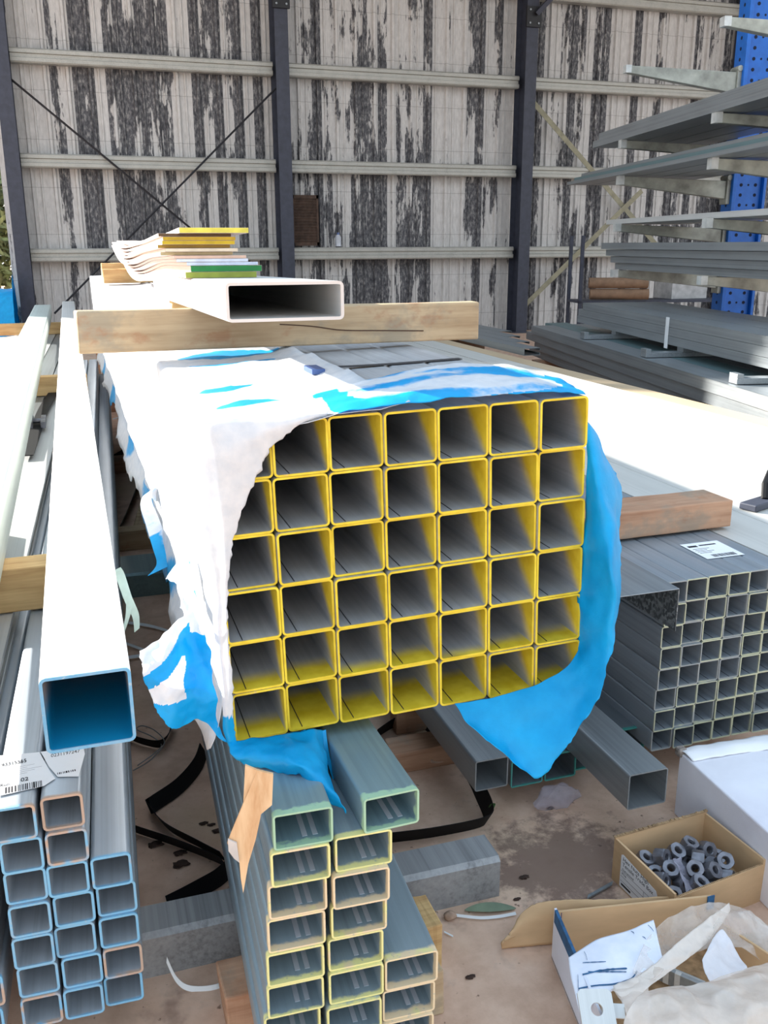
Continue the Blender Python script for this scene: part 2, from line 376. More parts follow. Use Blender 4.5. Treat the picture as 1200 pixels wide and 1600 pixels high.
# steel frame of the shed
def hcol(b, x, y, w_, d_, z0, z1, t=0.012):
    b.box(x-w_/2, x+w_/2, y, y+t, z0, z1); b.box(x-w_/2, x+w_/2, y+d_-t, y+d_, z0, z1); b.box(x-t/2, x+t/2, y+t, y+d_-t, z0, z1)
CX = [-0.57, 3.10, 6.95, 10.95, 14.8]
clab = ['dark steel column at the left end of the peeling wall', 'dark steel column left of centre against the peeling wall',
        'dark steel column right of centre against the peeling wall', 'dark steel column behind the blue cantilever rack', 'dark steel column beyond the blue rack']
for i, cx in enumerate(CX[:4]):
    t = thing('steel_column', clab[i], 'column', (cx, WY-0.2, 0), 0, 'shed columns')
    b = MB(); hcol(b, 0, 0, 0.19, 0.36, 0, WZ); b.build('column_shaft', M_DARK, t)
    b = MB(); b.box(-0.14, 0.14, -0.05, 0.4, 0, 0.02); b.build('base_plate', M_DARK, t)
    if i in (1, 2, 3):
        zb = 4.66 if i < 3 else 4.0
        b = MB(); b.box(-0.12, 0.12, -0.045, 0.0, zb-0.14, zb+0.14); b.build('bracket_plate', simple('black_bracket', (26, 27, 32), 0.5), t)
        bb = MB()
        for dx in (-0.07, 0.07):
            for dz in (-0.09, 0.09): bb.cyl((dx, -0.06, zb+dz), (dx, -0.045, zb+dz), 0.014, 8)
        bb.build('bracket_bolts', M_GALV, t)
        b = MB(); p0 = Vector((0.02, -0.08, zb+0.03)); p1 = Vector((0.75, -0.5, zb+0.85))
        b.path([p0, p1], 0.045, 4); b.build('knee_brace', M_DARK, t)
glev = [1.27, 2.50, 3.79, 5.05]; gname = ['lowest', 'second', 'third', 'top']
bays = [(0, 'left bay'), (1, 'middle bay'), (2, 'right bay')]
for bi, bn in bays:
    x0, x1 = CX[bi]+0.10, CX[bi+1]-0.10
    for gi, gz in enumerate(glev):
        if gi == 3 and bi == 0: pass
        prof = [(-0.09, -0.10), (0.09, -0.10), (0.09, -0.07), (0.10, -0.07), (0.10, -0.11)]
        b = MB(); zs = [(-0.09, 0.0), (-0.09, -0.03), (-0.072, -0.045), (-0.03, -0.045), (-0.022, -0.015), (0.022, -0.015), (0.03, -0.045), (0.072, -0.045), (0.09, -0.03), (0.09, 0.0), (0.08, 0.17), (-0.08, 0.17)]
        v = [(xx, yy, zz) for xx in (0, x1-x0) for zz, yy in zs]; n = len(zs)
        b.add(v, [(i, (i+1) % n, (i+1) % n+n, i+n) for i in range(n)] + [tuple(range(n-1, -1, -1)), tuple(range(n, 2*n))])
        tag(b.build('wall_girt', M_GIRT, None, (x0, WY+0.03, gz), 30), f'{gname[gi]} galvanised girt across the {bn} of the peeling wall', 'girt', 'wall girts')
def rod(name, pts, r, mat, label, cat, group):
    b = MB(); b.path(pts, r, 6); return tag(b.build(name, mat, None, None, 40), label, cat, group)
M_ROD = simple('dark_brace_rod', (40, 40, 46), 0.6, 0.2)
rod('brace_rod', [at(10, 118, WY-0.05), at(350, 400, WY-0.05)], 0.015, M_ROD, 'dark brace rod falling left to right across the left bay', 'brace', 'wall bracing')
rod('brace_rod', [at(431, 138, WY-0.09), at(85, 490, WY-0.09)], 0.015, M_ROD, 'dark brace rod rising left to right across the left bay', 'brace', 'wall bracing')
for (A, B, dy, lab) in [((830, 156), (1036, 395), -0.02, 'flat pale brace strap falling to the right behind the rack'), ((1003, 298), (812, 485), -0.05, 'flat pale brace strap rising to the right behind the rack')]:
    b = MB(); a_, c_ = at(*A, WY+dy), at(*B, WY+dy); d = (c_-a_).normalized(); wv = d.cross(Vector((0, 1, 0)))*0.04
    b.ribbon([a_, c_], [wv, wv], 0.006); tag(b.build('brace_strap', simple('khaki_strap_steel', (150, 146, 124), 0.6, 0.2)), lab, 'brace', 'wall bracing')
# rusty louvre leaning on the wall and a small bottle on the girt
t = thing('louvre_panel', 'brown rusty louvred panel leaning on the wall by the second column', 'vent', (3.22, WY-0.02, 1.385))
b = MB(); b.box(0, 0.40, 0, 0.03, 0, 0.05); b.box(0, 0.40, 0, 0.03, 0.67, 0.72); b.box(0, 0.03, 0, 0.03, 0, 0.72); b.box(0.37, 0.40, 0, 0.03, 0, 0.72); b.box(0.02, 0.38, 0.02, 0.03, 0.02, 0.7)
M_RUST = simple('rusty_brown_steel', (84, 66, 56), 0.8, 0.1, 0.25, 14); b.build('panel_frame', M_RUST, t)
b = MB()
for k in range(15): z = 0.06+k*0.041; b.hexa([(0.03, 0.0, z), (0.37, 0.0, z), (0.37, 0.02, z+0.012), (0.03, 0.02, z+0.012), (0.03, 0.0, z+0.006), (0.37, 0.0, z+0.006), (0.37, 0.02, z+0.02), (0.03, 0.02, z+0.02)])
b.build('louvre_slats', M_RUST, t)
t = thing('bottle', 'small pale bottle standing on the lowest wall girt', 'bottle', (3.95, WY+0.10, 1.375))
b = MB(); b.cyl((0, 0, 0), (0, 0, 0.13), 0.045, 12); b.cyl((0, 0, 0.13), (0, 0, 0.17), 0.045, 12, 0.02); b.build('bottle_body', simple('bottle_white', (205, 210, 220), 0.3), t, None, 40)
b = MB(); b.cyl((0, 0, 0.17), (0, 0, 0.20), 0.02, 10); b.build('cap', simple('bottle_cap', (90, 110, 160), 0.4), t)
# trees and a tarpaulin outside the left end of the wall
def leafy(name, c, rad, n, mat, label):
    t = thing(name, label, 'tree', (c[0], c[1], 0)); b = MB(); rnd = random.Random(3)
    for k in range(n):
        d = Vector((rnd.gauss(0, 1), rnd.gauss(0, 1), rnd.gauss(0, 1))).normalized()*rnd.random()**0.4
        p = Vector((d.x*rad[0], d.y*rad[1], c[2]+d.z*rad[2])); u = Vector((rnd.gauss(0, 1), rnd.gauss(0, 1), rnd.gauss(0, 1))).normalized()*0.13; v = u.orthogonal().normalized()*0.055
        b.add([p-u, p+v, p+u, p-v], [(0, 1, 2, 3)])
    b.build('foliage', mat, t)
    b = MB(); b.path([(0, 0, 0), (0.1, 0, c[2]*0.6), (0, 0.1, c[2]+rad[2]*0.3)], 0.14, 8); b.build('trunk', simple('bark', (90, 74, 60), 0.9), t)
leafy('tree', (-1.9, 22.5, 1.85), (1.75, 1.3, 1.6), 5200, simple('olive_leaves', (126, 134, 86), 0.6, 0, 0.3, 5), 'leafy olive green tree seen past the left end of the wall')
def big_tree(label, x, y, h, r, n, seed):
    t = thing('tree', label, 'tree', (x, y, 0), 0, 'trees outside the left end'); rnd = random.Random(seed); b = MB()
    for k in range(n):
        d = Vector((rnd.gauss(0, 1), rnd.gauss(0, 1), rnd.gauss(0, 1))).normalized()*rnd.random()**0.4
        p = Vector((d.x*r, d.y*r, h*0.56+d.z*h*0.45)); u = Vector((rnd.gauss(0, 1), rnd.gauss(0, 1), rnd.gauss(0, 1))).normalized()*0.26; v = u.orthogonal().normalized()*0.13
        b.add([p-u, p+v, p+u, p-v], [(0, 1, 2, 3)])
    b.build('foliage', M_LEAVES, t); b = MB(); b.path([(0, 0, 0), (0.1, 0, h*0.35), (0, 0.1, h*0.75)], 0.16, 8); b.build('trunk', M_BARK, t)
M_LEAVES = simple('gum_leaves', (112, 124, 78), 0.6, 0, 0.3, 5); M_BARK = simple('gum_bark', (120, 104, 90), 0.9)
big_tree('tall gum tree outside beyond the left end of the wall', -6.3, 18.4, 11.8, 2.5, 6600, 2)
rows = []
for j in range(14):
    rows.append([])
    for i in range(22):
        u = i/21; v = j/13; p = Vector((-2.3+1.75*u, 13.0+1.2*v, 0.0))
        p.z = 0.02+1.05*(math.sin(math.pi*min(1, max(0, v)))**0.5)*(0.85+0.15*math.sin(7*u))
        p += noise.noise_vector(p*3)*0.12; p.z = max(p.z, 0.02); p.x = min(p.x, -0.72); rows[-1].append(p)
b = MB(); b.grid(rows); o = b.build('tarpaulin', M_SHEET, None, None, 60, thick=0.003); set_blue(o, lambda c: 1.0 if noise.noise(c*2.2) > -0.25 else 0.3)
tag(o, 'crumpled bright blue tarpaulin outside the left end of the wall', 'tarpaulin')

# ------------------------------------------------------------------ steel sections
ORD = ['first', 'second', 'third', 'fourth', 'fifth', 'sixth', 'seventh', 'eighth', 'ninth', 'tenth', 'eleventh', 'twelfth']
def rrect(w_, h_, r, n=3):
    pts = []
    for cx, cz, a0 in ((w_/2-r, r, -90), (w_/2-r, h_-r, 0), (-w_/2+r, h_-r, 90), (-w_/2+r, r, 180)):
        for k in range(n+1):
            a = math.radians(a0+90*k/n); pts.append((cx+r*math.cos(a), cz+r*math.sin(a)))
    return pts
def hollow(w_, h_, t, r, L):
    b = MB(); o_ = rrect(w_, h_, r); i_ = [(x, z+t) for x, z in rrect(w_-2*t, h_-2*t, max(r-t, 0.0006))]; n = len(o_)
    v = [(x, 0, z) for x, z in o_]+[(x, L, z) for x, z in o_]+[(x, 0, z) for x, z in i_]+[(x, L, z) for x, z in i_]
    f = []
    for k in range(n):
        q = (k+1) % n
        f += [(k, q, q+n, k+n), (k+2*n, k+3*n, q+3*n, q+2*n), (k, k+2*n, q+2*n, q), (k+n, q+n, q+3*n, k+3*n)]
    b.add(v, f); return b
_cache = {}
def tube(name, label, cat, group, loc, dims, mat, rz=0.0, ry=0.0, seam=None, streak=None):
    """hollow section lying along +y; dims = (w,h,t,r,L); loc = bottom centre of its front end"""
    key = (dims, mat.name, seam)
    if key in _cache:
        o = copy_tree(_cache[key])
    else:
        w_, h_, t, r, L = dims
        o = hollow(*dims).build(name, mat, None, None, 35)
        if seam is not None:
            b = MB(); b.box(seam*w_-0.0007, seam*w_+0.0007, 0.004, min(L, 3.0), t, t+0.0006)
            b.build('weld_seam', M_SEAM, o)
        if streak is not None:  # pale strips painting a streak of reflected light on the tube floor
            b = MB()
            for q in (0.0, 0.016): b.box(streak*w_+q-0.004, streak*w_+q+0.004, 0.02, min(L, 3.0), t, t+0.0005)
            b.build('light_streak', M_STREAK, o)
        _cache[key] = o
    o.location = loc; o.rotation_euler = (0, ry, rz)
    return tag(o, label, cat, group)
def cchan(w_, h_, t, lip, L):
    """C section along +y, open side +x: outline"""
    prof = [(0, 0), (w_, 0), (w_, lip), (w_-t, lip), (w_-t, t), (t, t), (t, h_-t), (w_-t, h_-t), (w_-t, h_-lip), (w_, h_-lip), (w_, h_), (0, h_)]
    b = MB(); n = len(prof); v = [(x, y, z) for y in (0, L) for x, z in prof]
    f = [(i, (i+1) % n, (i+1) % n+n, i+n) for i in range(n)]
    for q in (0, n):
        f += [tuple(q+k for k in a) for a in ((0, 1, 4, 5), (1, 2, 3, 4), (0, 5, 6, 11), (6, 7, 10, 11), (7, 8, 9, 10))]
    b.add(v, f); return b

# ------------------------------------------------------------------ central wrapped bundle
PX, PY, PZ = 0.1753, 1.357, H-0.2588
CW, CH = 0.0895, 0.0881
FR, FY = math.radians(1.574), math.radians(-1.977)
UX = Vector((math.cos(FR)*math.cos(FY), math.cos(FR)*math.sin(FY), math.sin(FR)))
UZ = Vector((-math.sin(FR), 0, math.cos(FR)))
def pk(u, v, y=0.0):   # u across, v up from the top edge (negative = down), y back from the front face
    return Vector((PX, PY, PZ)) + UX*u + UZ*v + Vector((0, 1, 0))*y
rj = random.Random(11)
cn = ['leftmost', 'second from left', 'third from left', 'middle', 'third from right', 'second from right', 'rightmost']
rn = ['top row', 'second row from top', 'third row from top', 'third row from bottom', 'second row from bottom', 'bottom row']
shift = [(0.0, 0.0)]*6
for r in range(6):
    for c in range(7):
        p = pk((c+0.5)*CW + (0.004 if r == 0 else 0)*(1-c/6) , -(r+1)*CH+0.0004, rj.uniform(-0.004, 0.004))
        tube('square_tube', f'yellow-ended square tube in the wrapped bundle, {rn[r]}, {cn[c]}', 'steel tube', 'yellow-ended tubes in the wrapped bundle',
             p, (0.0885, 0.0874, 0.0036, 0.008, 7.3), M_YEL, rz=0.0, ry=-FR, seam=-0.22)
# spacer timbers carrying the bundle
for k, y in enumerate((1.75, 4.6)):
    b = MB(); b.box(0.18, 0.80, y, y+0.09, 0.5965, 0.612)
    tag(b.build('packing_batten', M_TIMBERD, bevel=0.002), ('thin batten under the front' if k == 0 else 'thin batten under the middle')+' of the blue wrapped bundle', 'timber', 'battens under the wrapped bundle')

# wrap
wrap = thing('plastic_wrap', 'torn blue and white woven plastic wrap round the bundle of yellow-ended tubes', 'plastic wrap', (0, 0, 0))
W7, H6 = 7*CW, 6*CH
per = []                                                   # perimeter from lower left, up, over, down the right
for k in range(26): per.append((-0.006, -H6-0.002+(H6-0.008)*k/25, -1, 0))
for k in range(1, 7): a = math.pi/2*k/7; per.append((-0.006+0.011*(1-math.cos(a)), -0.006+0.012*math.sin(a), -math.cos(a), math.sin(a)))
for k in range(20): per.append((0.006+0.305*k/19, 0.006, 0, 1))
NY = 170; LW = 7.25
yy = [-0.012+LW*((j/(NY-1))**1.7) for j in range(NY)]
ridge = [(0.14, 0.035, 0.006), (0.33, 0.03, 0.007), (0.62, 0.05, 0.008), (0.95, 0.05, 0.007), (1.5, 0.07, 0.008), (2.3, 0.1, 0.01), (3.3, 0.12, 0.012), (4.4, 0.12, 0.012), (5.6, 0.12, 0.012)]
rows = []
for j, y in enumerate(yy):
    rows.append([])
    for i, (u, v, nu_, nv_) in enumerate(per):
        d = 0.0
        for (yc, wd, am) in ridge:
            sk = yc + 0.05*max(0.0, u-0.05) + 0.03*noise.noise(Vector((u*9, v*9, yc)))
            q = (y-sk)/wd
            if q < 0: d += am*math.exp(-q*q*0.5)
            else: d += am*math.exp(-q*q*14)
        d += 0.0035*noise.noise(Vector((u*14, v*14, y*11))) + 0.002*noise.noise(Vector((u*40, v*40, y*30)))
        d = max(d, -0.001)
        dv = 0
        if i > len(per)-4: dv = 0.004*(i-len(per)+4)*(1+noise.noise(Vector((y*5, 2, 2)))); d += 0.0
        if i < 9:                                          # loose ragged hem on the left
            k = (9-i)/9; d += k*k*(0.035+0.045*noise.noise(Vector((y*1.7, 3, 0)))); dv = k*0.05*noise.noise(Vector((y*3.1, 9, 1)))
            if i == 0: dv += 0.03*noise.noise(Vector((y*12, 1, 7)))
        rows[-1].append(pk(u+nu_*d, v+nv_*d+dv, y))
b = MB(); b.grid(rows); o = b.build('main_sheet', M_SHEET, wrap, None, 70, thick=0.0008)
def bl_main(c):  # blue at the hem and in the top creases is painted shade
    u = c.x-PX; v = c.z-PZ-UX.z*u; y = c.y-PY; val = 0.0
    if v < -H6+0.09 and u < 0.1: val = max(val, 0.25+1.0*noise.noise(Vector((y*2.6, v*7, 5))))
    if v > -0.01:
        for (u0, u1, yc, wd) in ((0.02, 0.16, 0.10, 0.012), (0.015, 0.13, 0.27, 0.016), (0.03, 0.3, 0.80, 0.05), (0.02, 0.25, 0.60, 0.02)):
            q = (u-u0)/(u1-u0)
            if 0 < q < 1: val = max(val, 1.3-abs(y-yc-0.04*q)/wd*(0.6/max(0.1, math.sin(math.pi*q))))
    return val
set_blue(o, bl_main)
def pix(*L): return [at(x, y, Y) for x, y, Y in L]
def sheet(name, curves, nu, nv, amp, fn, sc=18, dirv=None, rag=0.0, thick=0.0008, mat=None, parent=None, label=None):
    b = MB(); b.grid(loft_rows(curves, nu, nv, amp, sc, dirv, rag)); o = b.build(name, mat or M_SHEET, parent if parent is not None else wrap, None, 80, thick=thick)
    set_blue(o, fn)
    if label: o['label'] = label
    return o
F0 = PY-0.012
# white piece folded over the front left corner, torn along a curve
sheet('front_corner_flap', [
    pix((517, 640, F0-.003), (450, 646, F0-.003), (395, 651, F0-.003), (334, 658, F0-.003), (315, 676, F0-.002), (318, 800, F0), (328, 900, F0), (338, 1000, F0), (345, 1085, F0), (352, 1150, F0), (362, 1172, F0)),
    pix((513, 645, F0-.004), (462, 657, F0-.008), (412, 675, F0-.012), (366, 702, F0-.014), (350, 745, F0-.014), (342, 820, F0-.014), (343, 910, F0-.012), (346, 1000, F0-.01), (352, 1085, F0-.008), (358, 1150, F0-.006), (366, 1172, F0-.004)),
    pix((512, 648, F0-.002), (468, 662, F0-.006), (425, 698, F0-.008), (404, 742, F0-.008), (378, 800, F0-.008), (360, 870, F0-.007), (356, 960, F0-.006), (360, 1050, F0-.005), (366, 1130, F0-.005), (371, 1168, F0-.004))],
    90, 22, 0.0035, lambda c: 0.75 if c.z < PZ-0.47 else (0.1+0.4*noise.noise(c*9)), 16, rag=0.004)
# steel band across the bare part of the bundle top
t = thing('packing_band', 'thin dark steel band with a seal across the bare top of the wrapped bundle', 'strap', (0, 0, 0))
b = MB(); b.ribbon(resample([pk(0.285, 0.0075, 0.50), pk(0.45, 0.002, 0.52), pk(0.62, 0.002, 0.53)], 16), [Vector((0, 0.012, 0))]*16, 0.0012); b.build('band', M_SEAM, t)
q = pk(0.27, 0.012, 0.43); b = MB(); b.box(q.x-0.012, q.x+0.014, q.y-0.03, q.y+0.04, q.z-0.004, q.z+0.006); b.build('seal', simple('band_seal_blue', (70, 96, 150), 0.4, 0.3), t)
# roll of sheet lying over the front top edge
sheet('top_front_flap', [
    pix((352, 668, F0+.05), (430, 640, F0+.10), (555, 598, F0+.18), (640, 579, F0+.22), (720, 567, F0+.25), (800, 572, F0+.2), (868, 590, F0+.13), (908, 612, F0+.02)),
    pix((365, 676, F0+.02), (440, 650, F0+.05), (560, 612, F0+.10), (640, 592, F0+.12), (725, 580, F0+.13), (805, 584, F0+.11), (872, 598, F0+.06), (910, 612, F0+.005)),
    pix((400, 680, F0-.004), (470, 660, F0+.004), (560, 630, F0+.02), (640, 612, F0+.03), (730, 600, F0+.03), (810, 598, F0+.025), (874, 604, F0+.015), (912, 614, F0)),
    pix((480, 660, F0-.01), (505, 652, F0-.012), (570, 638, F0-.012), (640, 629, F0-.012), (730, 620, F0-.012), (810, 614, F0-.012), (872, 611, F0-.01), (914, 616, F0-.006))],
    80, 24, 0.0035, lambda c: (0.95 if c.z < PZ+0.018+0.02*(c.x-PX) else 0.42+0.65*noise.noise(Vector((c.x*5, c.y*14, c.z*22)))) if c.x > 0.37 else 0.1, 22)  # whiter upper part is sunlight put into the colour; lower fold stays blue
# big blue flap hanging off the right-hand side and swinging under the corner
RX = 0.802
sheet('right_side_flap', [
    pix((920, 655, F0+.01), (917, 715, F0), (914, 790, F0), (908, 865, F0), (905, 935, F0), (900, 998, F0), (897, 1020, F0-.01), (862, 1060, F0-.02), (800, 1085, F0-.02), (745, 1098, F0-.02), (712, 1104, F0-.02)),
    pix((930, 675, F0+.02), (936, 730, F0-.02), (938, 800, F0-.05), (940, 880, F0-.06), (937, 950, F0-.06), (925, 1015, F0-.05), (905, 1060, F0-.05), (870, 1092, F0-.05), (815, 1110, F0-.045), (765, 1118, F0-.04), (725, 1122, F0-.04)),
    pix((940, 700, F0+.05), (958, 748, F0+.01), (960, 812, F0-.05), (962, 890, F0-.09), (958, 960, F0-.09), (944, 1022, F0-.08), (922, 1076, F0-.08), (884, 1122, F0-.07), (830, 1150, F0-.07), (785, 1150, F0-.06), (742, 1140, F0-.06)),
    pix((946, 718, F0+.08), (968, 772, F0+.05), (969, 830, F0-.0), (973, 895, F0-.05), (968, 965, F0-.07), (952, 1030, F0-.09), (935, 1085, F0-.1), (905, 1140, F0-.1), (872, 1180, F0-.1), (838, 1214, F0-.1), (760, 1160, F0-.08))],
    90, 40, 0.009, lambda c: 1.0, 11, rag=0.003, label='bright blue torn flap')
# flap bent out on the left
def flap_blue(c):
    P = 216+(c.x-0.05)/0.00096; Q = 1015+(0.785-c.z)/0.0011; d = (Q-1030)+(P-218)*0.66
    return 1.0 if (Q > 1068+6*noise.noise(c*30) or (P > 286+14*noise.noise(c*20) and Q > 990) or (2 < d < 26 and P < 300)) else 0.0
sheet('left_side_flap', [
    pix((318, 955, F0+.03), (326, 1000, F0+.0), (330, 1050, F0), (338, 1110, F0), (352, 1160, F0)),
    pix((300, 958, F0+.04), (300, 1000, F0+.02), (306, 1050, F0+.0), (312, 1100, F0-.01), (318, 1130, F0-.01)),
    pix((262, 985, F0+.03), (262, 1015, F0-.01), (268, 1060, F0-.03), (278, 1110, F0-.03), (295, 1136, F0-.02)),
    pix((216, 1014, F0), (222, 1040, F0-.01), (232, 1080, F0-.02), (250, 1118, F0-.03), (278, 1140, F0-.03))],
    80, 80, 0.007, flap_blue, 22, rag=0.003, label='flap bent outwards, white and blue')
sheet('left_wisp', [pix((296, 870, F0+.3), (300, 905, F0+.2), (310, 940, F0+.12), (322, 965, F0+.05)), pix((282, 880, F0+.3), (278, 912, F0+.22), (290, 950, F0+.14), (300, 975, F0+.05)), pix((262, 905, F0+.3), (284, 920, F0+.22), (284, 945, F0+.14), (288, 962, F0+.1))],
      18, 12, 0.005, lambda c: 0.35+0.5*noise.noise(c*25), rag=0.006)
# flap drooping below the front left corner
sheet('bottom_flap', [
    pix((356, 1158, F0), (400, 1154, F0-.004), (450, 1146, F0-.005), (486, 1140, F0), (503, 1140, F0+.02)),
    pix((360, 1172, F0-.02), (404, 1172, F0-.04), (450, 1166, F0-.05), (490, 1168, F0-.05), (508, 1185, F0-.04)),
    pix((368, 1182, F0-.03), (412, 1190, F0-.06), (458, 1190, F0-.09), (500, 1215, F0-.11), (524, 1240, F0-.13)),
    pix((380, 1192, F0-.03), (420, 1203, F0-.06), (465, 1213, F0-.09), (508, 1244, F0-.12), (541, 1271, F0-.15))],
    46, 26, 0.006, lambda c: 1.0, 24, rag=0.003, label='blue pointed flap')
b = MB()
for k in range(5):
    x0 = 472+k*8; pts = pix((x0, 1142, F0+.01), (x0+4, 1165, F0+.0), (x0+6+k, 1190, F0-.01), (x0+10+k*2, 1206+k*3, F0-.02)); pts = resample(pts, 8)
    b.ribbon(pts, [Vector((0.006-0.0006*i, 0.001, 0.001)) for i in range(8)], 0.0008)
o = b.build('frayed_threads', M_SHEET, wrap); set_blue(o, lambda c: 0.7)
# loose blue strip looping down on the left
pts = resample(pix((262, 800, 2.6), (250, 778, 2.55), (234, 768, 2.5), (228, 785, 2.45), (238, 815, 2.4), (250, 850, 2.3), (258, 875, 2.25), (246, 893, 2.22)), 40)
b = MB(); b.ribbon(pts, [Vector((0.013+0.012*(i/39)**2, 0.004, 0.008)) for i in range(40)], 0.0012); o = b.build('loose_strip', M_SHEET, wrap, None, 60); set_blue(o, lambda c: 1.0 if c.z < 0.67 else 0.4)
pts = resample(pix((262, 805, 2.5), (268, 840, 2.35), (275, 870, 2.25), (286, 890, 2.2)), 20)
b = MB(); b.ribbon(pts, [Vector((0.012, 0.004, 0.004)) for i in range(20)], 0.0012); o = b.build('loose_strip', M_SHEET, wrap, None, 60); set_blue(o, lambda c: 1.0)

# beam across the wrapped bundle
def timber(name, label, cat, x0, x1, y0, y1, z0, z1, mat, rz=0, group=None, bevel=0.004, chip=None):
    b = MB(); n = 10
    cx, cy = (x0+x1)/2, (y0+y1)/2
    prof = lambda j: [(x0-cx+(x1-x0)*j/n, y0-cy, 0), (x0-cx+(x1-x0)*j/n, y1-cy, 0), (x0-cx+(x1-x0)*j/n, y1-cy, z1-z0), (x0-cx+(x1-x0)*j/n, y0-cy, z1-z0)]
    rg = [prof(j) for j in range(n+1)]; rr = random.Random(len(label))
    rg = [[(px+(rr.uniform(-.006, .006) if j in (0, n) else 0), py+rr.uniform(-.0012, .0012), pz+(rr.uniform(-.0015, .0015) if pz > 0 else 0)) for px, py, pz in g] for j, g in enumerate(rg)]
    v = [p for g in rg for p in g]; f = [(0, 1, 2, 3), (4*n+3, 4*n+2, 4*n+1, 4*n)]
    for j in range(n):
        for k in range(4): f.append((4*j+k, 4*j+4+k, 4*j+4+(k+1) % 4, 4*j+(k+1) % 4))
    b.add(v, f); o = b.build(name, mat, None, (cx, cy, z0), None, bevel)
    o.rotation_euler = (0, 0, rz); return tag(o, label, cat, group)
BZ = PZ+0.028
beam = timber('timber_beam', 'weathered timber beam lying across the top of the blue wrapped bundle', 'timber', 0.004, 0.972, 2.155, 2.20, BZ, BZ+0.092, M_TIMBER)
b = MB(); b.ribbon(resample([(-0.03, -0.0235, 0.052), (0.05, -0.0235, 0.045), (0.12, -0.0235, 0.034), (0.22, -0.0235, 0.030), (0.33, -0.0235, 0.026)], 14), [Vector((0, 0, 0.0012))]*14, 0.001); b.build('crack', simple('crack_dark', (70, 46, 34), 0.9), beam)
# flat hollow section on the beam and its rear packers
RHZ = BZ+0.093
RHS = tube('rectangular_tube', 'wide flat pale hollow section resting on the beam, open end to the front', 'steel tube', None, (0.3575, 1.62, RHZ+0.0085), (0.211, 0.0675, 0.0055, 0.009, 1.45),
     galv('pale_flat_tube_steel', (206, 206, 204), (214, 200, 190), 0.003, rough=0.5, metal=0.25, var=0.06))
RHS.rotation_euler = (-0.018, 0, 0)
b = MB(); b.box(-0.099, 0.099, 1.447, 1.45, 0.006, 0.061); b.build('rear_light_stop', M_DARK, RHS)  # added at the rear to stop light and keep the inside dark
timber('timber_packer', 'short pine packer between the flat pale tube and the wrapped bundle', 'timber', 0.29, 0.42, 2.95, 3.05, BZ-0.004, RHZ-0.021, M_TIMBERP)
timber('timber_packer', 'short pale timber block under the rear of the flat bars, farther and upper', 'timber', 0.245, 0.68, 7.60, 7.69, BZ-0.006, BZ+0.098, M_TIMBERP)
timber('timber_packer', 'short pale timber block under the rear of the flat bars, nearer and lower', 'timber', 0.215, 0.64, 6.40, 6.49, BZ-0.006, BZ+0.083, M_TIMBERP)
# flat bars stacked on the flat tube
bars = [  # x shift right end, thickness, front face colour
    (0.000, 0.0150, (150, 160, 60), 'lowest, olive-ended'), (0.012, 0.0150, (30, 130, 62), 'second from the bottom, green-ended'), (0.004, 0.0085, (205, 215, 235), 'third from the bottom, pale blue end'),
    (-0.018, 0.0080, (214, 220, 238), 'fourth from the bottom, white end'), (-0.022, 0.0080, (216, 180, 160), 'fifth from the bottom, pinkish end'), (-0.050, 0.0085, (178, 160, 120), 'sixth from the bottom, dull khaki end'),
    (-0.040, 0.0085, (222, 204, 180), 'sixth from the top, cream end'), (-0.055, 0.0085, (150, 116, 30), 'fifth from the top, dark ochre end'), (-0.046, 0.0095, (196, 164, 20), 'fourth from the top, mustard end'),
    (-0.044, 0.0095, (186, 150, 20), 'third from the top, ochre end'), (-0.052, 0.0080, (96, 70, 40), 'second from the top, brown end'), (-0.018, 0.0130, (222, 206, 80), 'topmost and widest, bright yellow end')]
M_BAR = galv('pinkish_flat_bar_steel', (222, 206, 198), rough=0.6, metal=0.1, var=0.06)
z0 = RHZ+0.0678; YF = 2.12; YB = 8.0; TS = 0.89
for k, (sh, t, rgb, lab) in enumerate(bars):
    n = 30; wv_ = 0.158 if k < 11 else 0.150; t *= TS
    xr = 0.402+sh; yf = YF + (0.01 if k in (5, 7, 10) else 0) - (0.02 if k == 11 else 0)
    b = MB(); rows = []; sag = 0.098-0.083*(k/11)**1.2
    for j in range(n+1):
        s_ = j/n; y = yf+(YB-yf)*s_ + (0.05*math.sin(k*2.3) if j == n else 0); s2 = max(0.0, (y-2.95)/(YB-2.95)); zz = z0-0.0145*min(1, s_/0.14)*(1-s2)-sag*math.sin(math.pi*min(1, s2))**1.1; xc = xr-wv_/2+0.16*s_
        rows.append([(xc-wv_/2, y, zz), (xc+wv_/2, y, zz), (xc+wv_/2, y, zz+t-0.0006), (xc-wv_/2, y, zz+t-0.0006)])
    v = [p for r in rows for p in r]; f = [(4*n+3, 4*n+2, 4*n+1, 4*n)]
    for j in range(n):
        for q in range(4): f.append((4*j+q, 4*j+4+q, 4*j+4+(q+1) % 4, 4*j+(q+1) % 4))
    b.add(v, f); b.add([rows[0][q] for q in range(4)], [(0, 1, 2, 3)])
    o = b.build('flat_bar', M_BAR, None, None, 40); tag(o, f'flat bar in the stack above the beam, {lab}', 'steel bar', 'flat bars stacked on the tube')
    e = MB(); r = rows[0]; y = r[0][1]; e.box(r[0][0]+0.0005, r[1][0]-0.0005, y-0.0012, y+0.0, r[0][2]+0.0003, r[2][2]-0.0003); e.build('painted_end', simple('bar_end_paint', rgb, 0.6, 0, 0.12, 30), o)
    z0 += t
